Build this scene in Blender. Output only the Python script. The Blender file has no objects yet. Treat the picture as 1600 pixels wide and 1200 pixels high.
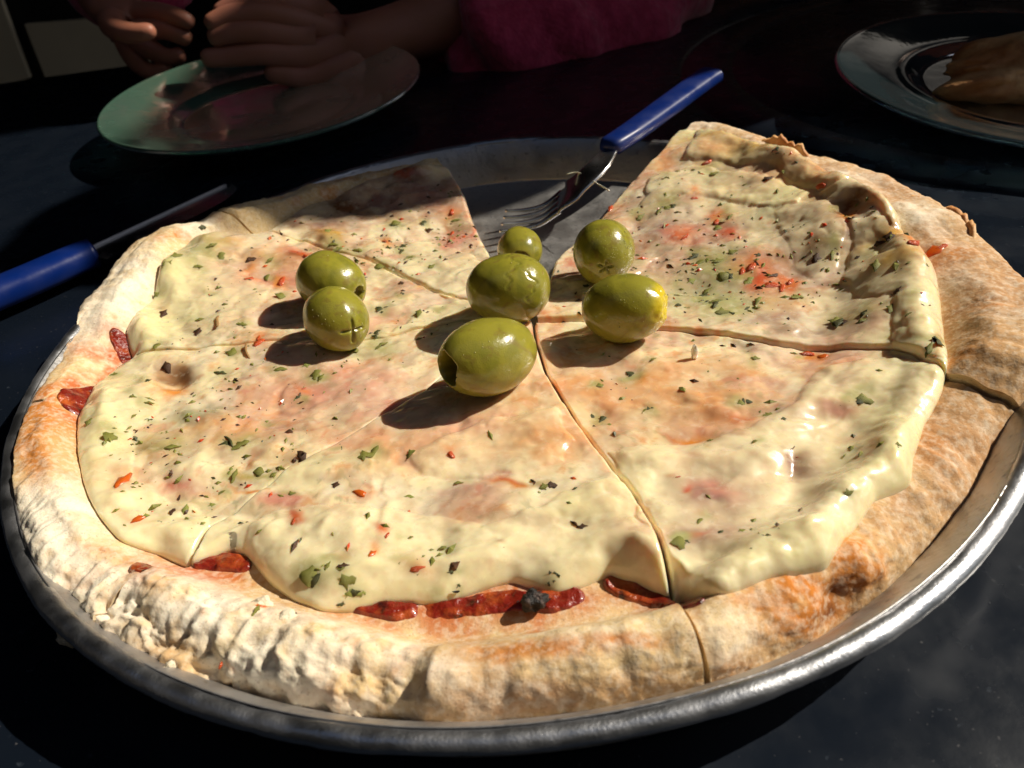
import bpy, math, random
import numpy as np
from mathutils import Vector, Matrix
rnd = random.Random(7)
sc = bpy.context.scene
col = sc.collection
pi = math.pi

# ------------------------------------------------------------------ camera
CAM = np.array([-0.0093388, -0.2104952, 0.1430645])
PITCH, ROLL, F = 0.6313276, -0.1346444, 1200.0
_c, _s = math.cos(PITCH), math.sin(PITCH)
_f = np.array([0, _c, -_s]); _u = np.array([0, _s, _c]); _r = np.array([1., 0, 0])
_cr, _sr = math.cos(ROLL), math.sin(ROLL)
RT = _cr*_r + _sr*_u; UP = -_sr*_r + _cr*_u
cam = bpy.data.cameras.new('camera'); co = bpy.data.objects.new('camera', cam); col.objects.link(co)
cam.sensor_width = 36; cam.lens = 27.0; cam.clip_start = 0.01; cam.clip_end = 60
M4 = Matrix(((RT[0], UP[0], -_f[0], CAM[0]), (RT[1], UP[1], -_f[1], CAM[1]), (RT[2], UP[2], -_f[2], CAM[2]), (0, 0, 0, 1)))
co.matrix_world = M4
cam.dof.use_dof = True; cam.dof.focus_distance = 0.215; cam.dof.aperture_fstop = 24.0
sc.camera = co

def ray(px, py):
    return _f + ((px-800)/F)*RT - ((py-600)/F)*UP
def at(px, py, z=0.0):
    d = ray(px, py); t = (z-CAM[2])/d[2]
    return CAM + d*t
def at_y(px, py, y):
    d = ray(px, py); return CAM + d*((y-CAM[1])/d[1])

# ------------------------------------------------------------------ light
SUN_AZ, SUN_EL = math.radians(10), math.radians(41)      # azimuth from +x towards +y
tos = Vector((math.cos(SUN_EL)*math.cos(SUN_AZ), math.cos(SUN_EL)*math.sin(SUN_AZ), math.sin(SUN_EL)))
w = bpy.data.worlds.new("World"); sc.world = w; w.use_nodes = True
nt = w.node_tree; sky = nt.nodes.new('ShaderNodeTexSky'); sky.sky_type = 'NISHITA'; sky.sun_disc = False
sky.sun_elevation = SUN_EL; sky.sun_rotation = pi/2 - SUN_AZ
bg = nt.nodes['Background']; bg.inputs[1].default_value = 0.05
nt.links.new(sky.outputs[0], bg.inputs[0])
sl = bpy.data.lights.new('sun', 'SUN'); sl.energy = 5.0; sl.angle = math.radians(0.5); sl.color = (1, 0.915, 0.775)
so = bpy.data.objects.new('sun', sl); col.objects.link(so)
so.rotation_euler = (-tos).to_track_quat('-Z', 'Y').to_euler(); so.location = (2, 1, 2)
sc.view_settings.view_transform = 'Standard'; sc.view_settings.look = 'None'
sc.view_settings.exposure = 0.16; sc.view_settings.gamma = 1

# ------------------------------------------------------------------ helpers
def h2(ix, iy, seed):
    ix = ix.astype(np.int64); iy = iy.astype(np.int64)
    n = (ix*374761393 + iy*668265263 + seed*1442695041) & 0x7fffffff
    n = ((n ^ (n >> 13))*1274126177) & 0x7fffffff
    n = (n ^ (n >> 16)) & 0xffff
    return n/32767.5 - 1.0
def vn(x, y, seed=0):
    x = np.asarray(x, float); y = np.asarray(y, float)
    x0 = np.floor(x); y0 = np.floor(y); fx = x-x0; fy = y-y0
    fx = fx*fx*fx*(fx*(fx*6-15)+10); fy = fy*fy*fy*(fy*(fy*6-15)+10)
    a = h2(x0, y0, seed); b = h2(x0+1, y0, seed); c = h2(x0, y0+1, seed); d = h2(x0+1, y0+1, seed)
    return (a*(1-fx)+b*fx)*(1-fy) + (c*(1-fx)+d*fx)*fy
def fbm(x, y, scale, octv=4, seed=0, gain=0.5):
    """scale = feature size in metres; returns about -1..1"""
    s = 0; amp = 1; tot = 0; x = np.asarray(x, float)/scale; y = np.asarray(y, float)/scale
    for o in range(octv):
        s = s + amp*vn(x + 17.3*o, y - 9.1*o, seed+o*13); tot += amp
        amp *= gain; x, y = (x*0.8+y*0.6)*2.03, (-x*0.6+y*0.8)*2.03
    return s/tot*1.5
def ridge(x, y, scale, octv=3, seed=0):
    s = 0; amp = 1; tot = 0; x = np.asarray(x, float)/scale; y = np.asarray(y, float)/scale
    for o in range(octv):
        s = s + amp*(1-np.abs(vn(x+7.7*o, y+3.3*o, seed+o*7))*2.2); tot += amp
        amp *= .5; x, y = x*2.1, y*2.1
    return s/tot
def sst(x, a=0., b=1.):
    t = np.clip((x-a)/(b-a), 0, 1); return t*t*(3-2*t)

def tag(o, label=None, cat=None, group=None, kind=None):
    if label: o['label'] = label
    if cat: o['category'] = cat
    if group: o['group'] = group
    if kind: o['kind'] = kind
    return o
def empty(name, loc=(0, 0, 0), label=None, cat=None, group=None, kind=None):
    o = bpy.data.objects.new(name, None); o.location = loc; o.empty_display_size = .01
    col.objects.link(o); return tag(o, label, cat, group, kind)
def link(name, me, mat=None, parent=None, smooth=True):
    if mat and not me.materials: me.materials.append(mat)
    o = bpy.data.objects.new(name, me); col.objects.link(o)
    if parent:
        o.parent = parent
        o.matrix_parent_inverse = Matrix.Translation(parent.location).inverted() if parent.type == 'EMPTY' and parent.parent is None else parent.matrix_world.inverted()
    return o
def mesh_np(name, V, Q, colr=None, smooth=True, tris=None):
    V = np.ascontiguousarray(V, dtype=np.float32); me = bpy.data.meshes.new(name)
    Q = np.asarray(Q, dtype=np.int32).reshape(-1, 4) if Q is not None and len(Q) else np.zeros((0, 4), np.int32)
    T = np.asarray(tris, dtype=np.int32).reshape(-1, 3) if tris is not None and len(tris) else np.zeros((0, 3), np.int32)
    me.vertices.add(len(V)); me.vertices.foreach_set('co', V.ravel())
    me.loops.add(Q.size+T.size); me.loops.foreach_set('vertex_index', np.concatenate([Q.ravel(), T.ravel()]))
    me.polygons.add(len(Q)+len(T))
    st = np.concatenate([np.arange(len(Q))*4, Q.size+np.arange(len(T))*3]).astype(np.int32)
    me.polygons.foreach_set('loop_start', st)
    me.polygons.foreach_set('use_smooth', np.full(len(st), smooth))
    me.update(calc_edges=True)
    if colr is not None:
        ca = me.color_attributes.new('Col', 'FLOAT_COLOR', 'POINT')
        c4 = np.ones((len(V), 4), np.float32); c4[:, :3] = colr; ca.data.foreach_set('color', c4.ravel())
    return me
def grid_q(nu, nv, off=0, wrap=False, flip=False):
    i = np.arange(nu if wrap else nu-1)[:, None]; j = np.arange(nv-1)[None, :]
    a = i*nv+j; b = ((i+1) % nu)*nv+j
    q = np.stack([a, b, b+1, a+1], -1).reshape(-1, 4)+off
    return q[:, ::-1] if flip else q
class MB:
    """collects pieces into one mesh"""
    def __init__(s): s.v = []; s.q = []; s.t = []; s.n = 0
    def add(s, V, Q=(), T=()):
        V = np.asarray(V, float).reshape(-1, 3)
        if len(Q): s.q.append(np.asarray(Q)+s.n)
        if len(T): s.t.append(np.asarray(T)+s.n)
        s.v.append(V); s.n += len(V)
    def box(s, c, d, R=None):
        v = np.array([[x, y, z] for x in (-.5, .5) for y in (-.5, .5) for z in (-.5, .5)])*np.array(d)
        if R is not None: v = v@np.array(R).T
        s.add(v+np.array(c), [[0, 1, 3, 2], [4, 6, 7, 5], [0, 4, 5, 1], [2, 3, 7, 6], [0, 2, 6, 4], [1, 5, 7, 3]])
    def bevel_box(s, c, d, b, R=None):
        vs = []
        n = 0; hx, hy, hz = np.array(d)/2; rows = []
        for z, ins in ((-hz, b), (-hz+b*.3, b*.3), (-hz+b, 0), (hz-b, 0), (hz-b*.3, b*.3), (hz, b)):
            ring = []
            for (sx, sy) in ((1, 1), (-1, 1), (-1, -1), (1, -1)):
                a0 = math.atan2(sy, sx)-pi/4
                for k in range(4):
                    a = a0 + k*pi/6
                    rr = b if b < min(hx, hy) else min(hx, hy)
                    ring.append((sx*(hx-rr)+(rr-ins*.9)*math.cos(a), sy*(hy-rr)+(rr-ins*.9)*math.sin(a), z))
            rows.append(ring)
        V = np.array(rows).reshape(-1, 3)
        if R is not None: V = V@np.array(R).T
        Q = []
        for k in range(5):
            for j in range(16): Q.append([k*16+j, k*16+(j+1) % 16, (k+1)*16+(j+1) % 16, (k+1)*16+j])
        T = [[0, j+1, j] for j in range(1, 15)] + [[80, 80+j, 80+j+1] for j in range(1, 15)]
        s.add(V+np.array(c), Q, T)
    def sweep(s, P, W, H, up=(0, 0, 1), n=12, e=2.0, cap=True):
        """superellipse section of half width W and half height H along P"""
        P = np.asarray(P, float); m = len(P); W = np.broadcast_to(W, m); H = np.broadcast_to(H, m)
        Tn = np.gradient(P, axis=0); Tn /= np.linalg.norm(Tn, axis=1)[:, None]+1e-12
        up = np.broadcast_to(np.asarray(up, float), P.shape)
        S = np.cross(Tn, up); S /= np.linalg.norm(S, axis=1)[:, None]+1e-12
        N = np.cross(S, Tn)
        a = np.arange(n)/n*2*pi; ca = np.sign(np.cos(a))*np.abs(np.cos(a))**(2/e); sa = np.sign(np.sin(a))*np.abs(np.sin(a))**(2/e)
        V = P[:, None]+S[:, None]*(ca[None, :, None]*W[:, None, None])+N[:, None]*(sa[None, :, None]*H[:, None, None])
        Q = [[i*n+j, i*n+(j+1) % n, (i+1)*n+(j+1) % n, (i+1)*n+j] for i in range(m-1) for j in range(n)]
        V = V.reshape(-1, 3); T = []
        if cap:
            V = np.vstack([V, P[:1], P[-1:]]); k = m*n
            T = [[k, (j+1) % n, j] for j in range(n)]+[[k+1, (m-1)*n+j, (m-1)*n+(j+1) % n] for j in range(n)]
        s.add(V, Q, T)
    def lathe(s, prof, c=(0, 0, 0), n=64, R=None, rfun=None):
        prof = np.asarray(prof, float); a = np.arange(n)/n*2*pi
        rr = prof[:, 0][None]*(np.ones(n)[:, None] if rfun is None else rfun(a)[:, None])
        V = np.stack([rr*np.cos(a)[:, None], rr*np.sin(a)[:, None], np.broadcast_to(prof[:, 1], rr.shape)], -1)
        V = V.reshape(-1, 3)
        if R is not None: V = V@np.array(R).T
        s.add(V+np.array(c), grid_q(n, len(prof), wrap=True))
    def mesh(s, name, smooth=True, colr=None):
        return mesh_np(name, np.vstack(s.v), np.vstack(s.q) if s.q else None, colr, smooth, np.vstack(s.t) if s.t else None)
    def build(s, name, mat, parent=None, smooth=True):
        return link(name, s.mesh(name, smooth), mat, parent)
def catmull(P, k=8):
    P = np.asarray(P, float); Q = np.vstack([2*P[0]-P[1], P, 2*P[-1]-P[-2]]); out = []
    for i in range(1, len(Q)-2):
        for t in np.arange(k)/k:
            out.append(.5*((2*Q[i])+(-Q[i-1]+Q[i+1])*t+(2*Q[i-1]-5*Q[i]+4*Q[i+1]-Q[i+2])*t*t+(-Q[i-1]+3*Q[i]-3*Q[i+1]+Q[i+2])*t**3))
    out.append(Q[-2]); return np.array(out)

# ------------------------------------------------------------------ materials
def mat(name, base=(.5, .5, .5), rough=.5, metal=0, attr=False, sss=0, ssr=(1, .5, .25), ssscale=.003, coat=0, coatr=.1, trans=0, ior=1.45,
        bump=(), var=None, rvar=None, sheen=0, spec=.5):
    m = bpy.data.materials.new(name); m.use_nodes = True; N = m.node_tree.nodes; L = m.node_tree.links
    b = N['Principled BSDF']; g = b.inputs
    g['Base Color'].default_value = (*base, 1); g['Roughness'].default_value = rough; g['Metallic'].default_value = metal
    g['Subsurface Weight'].default_value = sss; g['Subsurface Radius'].default_value = ssr; g['Subsurface Scale'].default_value = ssscale
    g['Coat Weight'].default_value = coat; g['Coat Roughness'].default_value = coatr; g['Transmission Weight'].default_value = trans
    g['IOR'].default_value = ior; g['Sheen Weight'].default_value = sheen; g['Specular IOR Level'].default_value = spec
    tc = N.new('ShaderNodeTexCoord')
    src = None
    if attr:
        a = N.new('ShaderNodeVertexColor'); a.layer_name = 'Col'; src = a.outputs[0]
    if var:        # list of (scale, detail, lo, hi, colour) mixed over the base by noise
        for vt in var:
            scl, det, lo, hi, c = vt[:5]
            n = N.new('ShaderNodeTexNoise'); n.inputs['Scale'].default_value = scl; n.inputs['Detail'].default_value = det
            L.new(tc.outputs['Object'], n.inputs['Vector'])
            r = N.new('ShaderNodeMapRange'); r.inputs[1].default_value = lo; r.inputs[2].default_value = hi; r.inputs[4].default_value = vt[5] if len(vt) > 5 else 1
            L.new(n.outputs[0], r.inputs[0])
            mx = N.new('ShaderNodeMix'); mx.data_type = 'RGBA'
            L.new(r.outputs[0], mx.inputs[0])
            if src: L.new(src, mx.inputs[6])
            else: mx.inputs[6].default_value = (*base, 1)
            mx.inputs[7].default_value = (*c, 1); src = mx.outputs[2]
    if src: L.new(src, g['Base Color'])
    if rvar:
        scl, lo, hi = rvar
        n = N.new('ShaderNodeTexNoise'); n.inputs['Scale'].default_value = scl; n.inputs['Detail'].default_value = 4
        L.new(tc.outputs['Object'], n.inputs['Vector'])
        r = N.new('ShaderNodeMapRange'); r.inputs[1].default_value = .35; r.inputs[2].default_value = .65; r.inputs[3].default_value = lo; r.inputs[4].default_value = hi
        L.new(n.outputs[0], r.inputs[0]); L.new(r.outputs[0], g['Roughness'])
    prev = None
    for (scl, det, dist, st) in bump:
        n = N.new('ShaderNodeTexNoise'); n.inputs['Scale'].default_value = scl; n.inputs['Detail'].default_value = det
        L.new(tc.outputs['Object'], n.inputs['Vector'])
        bp = N.new('ShaderNodeBump'); bp.inputs['Strength'].default_value = st; bp.inputs['Distance'].default_value = dist
        L.new(n.outputs[0], bp.inputs['Height'])
        if prev: L.new(prev.outputs[0], bp.inputs['Normal'])
        prev = bp
    if prev: L.new(prev.outputs[0], g['Normal'])
    return m

M_cheese = mat('melted_cheese', rough=.3, attr=True, var=[(330, 5, .55, .7, (.62, .24, .12), .16), (180, 5, .52, .68, (.44, .36, .22), .14), (420, 4, .56, .68, (.92, .86, .66), .2)], sss=.65, ssr=(1, .62, .32), ssscale=.0036, coat=.8, coatr=.13, rvar=(140, .2, .42),
               bump=((170, 2, .0009, .25), (1000, 2, .0001, .2)))
M_crust = mat('baked_crust', rough=.85, attr=True, var=[(700, 6, .46, .62, (.84, .76, .6), .32), (260, 6, .52, .68, (.40, .20, .07), .2), (1600, 3, .6, .7, (.22, .1, .04), .4)], sss=.12, ssr=(1, .6, .3), ssscale=.002, bump=((450, 5, .0006, .38), (1500, 5, .0003, .45), (4000, 3, .0001, .4)), spec=.2)
M_sauce = mat('tomato_sauce', (.20, .014, .006), rough=.3, sss=.2, ssr=(1, .15, .05), ssscale=.002, coat=.5, coatr=.08,
              var=[(160, 4, .48, .66, (.48, .10, .02)), (240, 3, .58, .7, (.05, .009, .005))], bump=((500, 4, .0012, .7),))
M_char = mat('charred_topping', (.012, .01, .009), rough=.6, var=[(800, 3, .5, .7, (.09, .06, .05))], bump=((700, 4, .0015, .9),))
def herb(n, c, c2): return mat(n, c, rough=.5, var=[(900, 3, .4, .65, c2)], bump=((1500, 3, .0002, .6),))
M_herbs = [herb('herb_green', (.15, .16, .022), (.26, .24, .05)), herb('herb_dark', (.035, .045, .012), (.10, .095, .025)),
           herb('herb_brown', (.09, .035, .01), (.035, .016, .008)), herb('herb_pale', (.33, .33, .07), (.16, .2, .03)),
           mat('chili_flake_red', (.55, .045, .008), rough=.28, sss=.2, ssr=(1, .2, .1), coat=.3, var=[(500, 3, .45, .65, (.6, .15, .015))], bump=((900, 3, .0003, .6),)),
           herb('herb_stem', (.38, .22, .08), (.24, .13, .04)),
           mat('carrot_orange', (.62, .14, .012), rough=.3, sss=.2, ssr=(1, .3, .1), coat=.3, var=[(300, 3, .4, .6, (.5, .06, .008))])]
M_olive = mat('olive_skin', rough=.22, attr=True, sss=.25, ssr=(.7, 1, .1), ssscale=.002, coat=.4, coatr=.09, bump=((420, 4, .0005, .25), (2500, 2, .00012, .4)))
M_alu = mat('pan_aluminium', (.5, .49, .48), rough=.45, metal=.93, rvar=(90, .38, .56), var=[(35, 5, .3, .9, (.42, .41, .41)), (400, 3, .6, .75, (.25, .25, .26))],
            bump=((500, 4, .0006, .35), (60, 3, .002, .25)))
M_rim = mat('rim_aluminium', (.52, .53, .55), rough=.4, metal=1, rvar=(120, .32, .5), bump=((90, 3, .0006, .3), (1500, 3, .0002, .45)), var=[(120, 4, .5, .75, (.42, .42, .44))])
M_steel = mat('cutlery_steel', (.68, .68, .69), rough=.24, metal=1, rvar=(60, .18, .34))
M_spine = mat('edge_light_steel', (.6, .6, .62), rough=.45, metal=.7)  # paler, duller steel that stands in for light on the blade's back edge
M_blue = mat('blue_plastic', (.002, .016, .125), rough=.38, bump=((300, 3, .0002, .3),), rvar=(120, .3, .5))
M_table = mat('table_black', (.005, .008, .014), rough=.27, rvar=(55, .22, .36), var=[(30, 6, .48, .75, (.008, .012, .020), .3), (350, 3, .68, .76, (.026, .033, .045)), (900, 2, .70, .76, (.06, .06, .065))],
              bump=((250, 5, .0002, .3),), spec=.5)
M_glassL = mat('green_glass', (.40, .86, .62), rough=.10, trans=.9, ior=1.5, rvar=(50, .06, .3), bump=((60, 4, .0008, .3),))
M_glassR = mat('clear_glass', (.45, .72, .80), rough=.06, trans=.97, ior=1.5, bump=((80, 3, .0006, .25),))
M_skin = mat('skin', (.38, .15, .09), rough=.5, sss=.25, ssr=(1, .35, .2), ssscale=.006, bump=((500, 4, .0004, .3),), var=[(60, 3, .4, .7, (.4, .16, .11))])
M_fleece = mat('pink_fleece', (.70, .06, .15), rough=.95, sheen=.5, bump=((420, 5, .002, .6), (60, 3, .008, .5)), var=[(120, 4, .4, .7, (.5, .03, .09))])
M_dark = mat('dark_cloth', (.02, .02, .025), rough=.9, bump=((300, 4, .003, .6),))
M_hair = mat('dark_hair', (.02, .012, .008), rough=.5, bump=((400, 3, .003, .8),))
M_brown = mat('brown_seat', (.13, .055, .02), rough=.6, bump=((80, 4, .003, .4),))
M_frame = mat('black_metal', (.01, .01, .011), rough=.5)
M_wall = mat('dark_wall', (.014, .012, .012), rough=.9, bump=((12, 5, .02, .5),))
M_beige = mat('beige_panel', (.8, .68, .5), rough=.9, var=[(6, 4, .4, .7, (.7, .6, .44))])
M_ground = mat('dark_paving', (.03, .028, .027), rough=.9, var=[(5, 5, .4, .7, (.02, .019, .019))], bump=((30, 4, .01, .5),))
M_eye = mat('eye_white', (.6, .6, .58), rough=.2)
M_bread = mat('bread_crust', (.42, .17, .05), rough=.6, sss=.1, ssr=(1, .5, .2), var=[(45, 4, .45, .62, (.62, .36, .15)), (120, 4, .6, .75, (.2, .06, .02))], bump=((260, 5, .002, .6),))

# ------------------------------------------------------------------ setting
g = MB(); g.box((0, 1, -.74), (30, 30, .02)); tag(g.build('ground', M_ground), kind='structure')
wl = empty('dark_backdrop', (0, 3.0, -.73), 'added dark wall behind the table to keep its reflections black', 'wall')
m = MB(); m.box((0, 3.1, 1.6), (9, .2, 4.66)); m.build('wall', M_wall, wl)  # dark wall added so the glossy table top mirrors black
# pale panels low on the wall, seen past the table's far left edge
bp_ = empty('panel_screen', (-1.4, 2.2, -.73), 'pale beige panel screen in a black frame beyond the table corner', 'screen')

def quad_at_y(pts, y, th, name, mt, par):
    P = np.array([at_y(a, b, y) for a, b in pts]); B = P+np.array([0, th, 0]); n = len(P)
    m = MB(); V = np.vstack([P, B])
    m.add(V, [[i, (i+1) % n, n+(i+1) % n, n+i] for i in range(n)] + [[0, 3, 2, 1], [4, 5, 6, 7]])
    m.build(name, mt, par, smooth=False)
quad_at_y([(-170, -60), (-22, -60), (46, 122), (-90, 160)], 2.2, .02, 'panel', M_beige, bp_)
quad_at_y([(38, 38), (190, 26), (260, 150), (82, 150)], 2.2, .02, 'panel', M_beige, bp_)
quad_at_y([(-150, -70), (230, -70), (300, 240), (-60, 240)], 2.23, .02, 'frame', M_frame, bp_)

m = MB(); m.box((-2.7, .6, 1.2), (.2, 4.6, 3.86)); o = m.build('left_blocker', M_wall); tag(o, 'added unseen dark wall on the left that blocks sky light', 'wall')  # unseen wall added to keep out sky light from the left
m = MB(); m.box((0, -1.7, 1.2), (5.2, .2, 3.86)); o = m.build('back_blocker', M_wall); tag(o, 'added unseen dark wall behind the viewer that blocks sky light', 'wall')  # unseen wall added to keep sky light off the front
aw = empty('light_blocker', (-.6, 2.9, 1.7), 'added unseen dark cover over the far side of the table that blocks sky and sun', 'light_blocker')  # unseen overhead cover, added to cut sky light on the far side
m = MB(); m.box((-.65, 1.49, 1.75), (3.9, 2.98, .02)); m.build('blocker_top', M_dark, aw); m = MB(); m.box((-.65, -.01, 1.7), (3.9, .02, .14)); m.build('blocker_edge', M_dark, aw)
m = MB(); m.box((1.303, 1.83, 1.56), (.02, 2.34, .40)); m.build('side_blocker', M_dark, aw)  # hanging sheets added to keep the sun off the child and far table
m = MB(); m.box((1.3, 1.71, 1.0975), (.02, 2.58, .495)); m.build('side_blocker', M_dark, aw)
# table
TC = np.array([.34, .24])
def table_radius(a, x0=-1.05, x1=1.25, y0=-.42, y1=.553, cr=.32):
    lo = np.zeros_like(a); hi = np.full_like(a, 3.0)
    cx, cy = (x0+x1)/2, (y0+y1)/2; hx, hy = (x1-x0)/2-cr, (y1-y0)/2-cr
    for _ in range(40):
        mid = (lo+hi)/2; X = np.abs(TC[0]+mid*np.cos(a)-cx)-hx; Y = np.abs(TC[1]+mid*np.sin(a)-cy)-hy
        d = np.hypot(np.maximum(X, 0), np.maximum(Y, 0))+np.minimum(np.maximum(X, Y), 0)-cr
        lo = np.where(d < 0, mid, lo); hi = np.where(d < 0, hi, mid)
    return lo
tb = empty('table', (0, 0, -.72), 'glossy black table top with a ring groove under the pizza pan', 'table')
na = 512; a = np.arange(na)/na*2*pi; TR = table_radius(a, x0=-.72)
rings = [(.0005, 0), (.1, 0), (.189, 0), (.1893, -.0003), (.1903, -.0005), (.1912, 0), (.2195, 0), (.2203, -.0012), (.2218, -.0016), (.223, -.0010), (.2238, 0)]
rows = [(np.full(na, r), np.full(na, z)) for r, z in rings]
for fr in (.3, .5, .7, .9): rows.append((.2238+(TR-.2238-.006)*fr, np.zeros(na)))
rows += [(TR-.006, np.zeros(na)), (TR-.002, np.full(na, -.0012)), (TR, np.full(na, -.006)), (TR, np.full(na, -.022)), (TR-.006, np.full(na, -.026)), (np.full(na, .001), np.full(na, -.026))]
V = np.stack([np.stack([TC[0]+r*np.cos(a), TC[1]+r*np.sin(a), z], -1) for r, z in rows], 1)
link('tabletop', mesh_np('tabletop', V.reshape(-1, 3), grid_q(na, len(rows), wrap=True)), M_table, tb)
for lx, ly in ((-.45, -.3), (.95, -.3), (.95, .42), (-.45, .42)):
    m = MB(); m.sweep([(lx, ly, -.72), (lx, ly, -.3), (lx, ly, -.026)], .018, .018, up=(0, 1, 0)); m.build('leg', M_frame, tb)

# chairs beyond the table (their backs mirror dimly in the black top)
def chair(x, y, label, seatm, rz=0, zb=(-.02, .32)):
    c = empty('chair', (x, y, -.73), label, 'chair', 'chairs beyond the table')
    R = np.array([[math.cos(rz), -math.sin(rz), 0], [math.sin(rz), math.cos(rz), 0], [0, 0, 1]])
    T = lambda p: (R@np.array(p)+np.array([x, y, 0])).tolist()
    m = MB(); m.bevel_box(T((0, 0, -.28)), (.42, .42, .05), .02, R); m.build('seat', seatm, c)
    m = MB(); m.bevel_box(T((0, .21, (zb[0]+zb[1])/2)), (.40, .035, zb[1]-zb[0]), .015, R); m.build('backrest', seatm, c)
    for sx in (-1, 1):
        m = MB(); m.sweep([T((sx*.19, -.18, -.73)), T((sx*.19, -.18, -.3))], .012, .012, up=(0, 1, 0)); m.build('leg', M_frame, c)
        m = MB(); m.sweep([T((sx*.19, .22, -.73)), T((sx*.19, .2, -.3)), T((sx*.19, .235, zb[1]-.02))], .012, .012, up=(0, 1, 0)); m.build('leg', M_frame, c)
    return c
chair(.62, 1.0, 'brown padded chair across the table, mirrored in the black top right of the fork handle', M_brown, .1, (.10, .42))
chair(.12, 1.06, 'brown padded chair behind the child, mirrored in the black top beside the fork handle', M_brown, -.15, (.10, .42))

# ------------------------------------------------------------------ pan
PC = np.array([-.00807, .00686])
_pa = np.radians([-181, -173, -163, -145, -133, -124, -114, -85, -72, -55, -20, 20, 59, 67, 75, 86, 97, 108, 179]); _pr = np.array([.1495, .1502, .1495, .15, .1504, .1499, .1496, .1492, .1504, .1499, .149, .1475, .1468, .1484, .1504, .1524, .1528, .1526, .1495])
_rt = np.linspace(-pi, pi, 721); _rr = np.interp(_rt, _pa, _pr); _rr = np.convolve(np.concatenate([_rr[-14:-1], _rr, _rr[1:14]]), np.ones(27)/27, 'valid')
def rimf(a):
    a = (a+pi) % (2*pi)-pi
    return np.interp(a, _rt, _rr)/.15
pan = empty('pizza_pan', (PC[0], PC[1], 0), 'round dented aluminium pizza pan with a rolled rim under the pizza', 'pan')
prof = [(.0005, .0022), (.06, .0022), (.12, .0022), (.1355, .0023), (.1372, .0032), (.1385, .006), (.1425, .0140), (.1462, .0190), (.1462, .0180), (.1432, .0125), (.1392, .0048), (.1376, .0014), (.136, .0004), (.06, .0004), (.0005, .0004)]
m = MB(); m.lathe(catmull(np.array(prof)[:], 3), (PC[0], PC[1], 0), 360, rfun=rimf); m.build('pan_body', M_alu, pan)
na = 720; a = np.arange(na)/na*2*pi; RR = rimf(a)
nb = 20; b = np.arange(nb)/nb*2*pi
bul = .0021*(1+.08*vn(a*9, a*0, 3)+.03*vn(a*40, a*0, 5))[:, None]
flat = 1-.12*np.clip(vn(a*40, a*0, 8), 0, 1)[:, None]
rc = (.1482*RR)[:, None]+bul*np.cos(b)[None]*1.12
zc = .0176+.0006*vn(a*4, a*0, 4)[:, None]+bul*np.sin(b)[None]*flat
rc = rc+.00007*vn(a[:, None]*110, b[None]*2, 6); zc = zc+.00007*vn(a[:, None]*110, b[None]*2+9, 7)
V = np.stack([PC[0]+rc*np.cos(a)[:, None], PC[1]+rc*np.sin(a)[:, None], zc], -1)
i, j = np.meshgrid(np.arange(na), np.arange(nb), indexing='ij')
Q = np.stack([i*nb+j, ((i+1) % na)*nb+j, ((i+1) % na)*nb+(j+1) % nb, i*nb+(j+1) % nb], -1).reshape(-1, 4)
link('rolled_rim', mesh_np('rolled_rim', V.reshape(-1, 3), Q), M_rim, pan)

# ------------------------------------------------------------------ pizza outline, traced from the photograph onto the dough
ZC = .0145                                   # mean height of the cheese
A0 = -81.0                                   # unwrapped angles run from the cut at A0 to A0+360
def pol(px, py, z):
    p = at(px, py, z); th = math.degrees(math.atan2(p[1], p[0]))
    while th < A0-12: th += 360
    while th > A0+348: th -= 360
    return th, math.hypot(p[0], p[1])
def ring_fn(pts, sm=1.2):
    L = sorted(pol(*p) for p in pts); th = np.array([l[0] for l in L]); r = np.array([l[1] for l in L])
    th = np.concatenate([th-360, th, th+360]); r = np.concatenate([r, r, r])
    ta = np.arange(-200, 500, .25); rr = np.interp(ta, th, r)
    k = np.exp(-.5*(np.arange(-24, 25)*.25/sm)**2); k /= k.sum(); rs = np.convolve(rr, k, 'same')
    return lambda t: np.interp(t, ta, rs)
OUT0 = [(1125, 1066, .008), (1230, 1028, .006), (1290, 1000, .005), (1352, 950, .005), (1440, 875, .005), (1530, 770, .006), (1600, 668, .009), (1640, 610, .014), (1655, 545, .016), (1640, 480, .018),
       (1600, 425, .020), (1525, 372, .020), (1440, 322, .020), (1340, 278, .020), (1240, 240, .020), (1160, 212, .020), (1085, 192, .020),
       (684, 238, .020), (620, 250, .020), (560, 263, .020), (480, 288, .020), (400, 318, .020), (345, 332, .020), (290, 338, .020), (240, 362, .020), (190, 412, .019), (150, 455, .018), (110, 510, .017), (80, 562, .015), (48, 612, .013), (28, 660, .012), (20, 720, .011), (24, 790, .010), (36, 860, .009),
       (60, 925, .008), (104, 985, .008), (140, 1015, .008), (200, 1040, .008), (280, 1085, .008), (360, 1112, .008), (440, 1132, .008), (540, 1145, .008), (640, 1150, .008), (760, 1142, .008), (900, 1124, .008), (1020, 1098, .008)]
OUT = [(x, y, z+(np.interp(x, [1060, 1200, 1450], [.001, .001, .004]) if (x > 1060 and y < 560) else .004 if (x > 1600 and y < 680) else .0035 if (x < 700 and y < 420) else .002 if (x < 160 and y < 520) else 0)) for x, y, z in OUT0]
R_out0 = ring_fn(OUT, 1.6)
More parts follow.
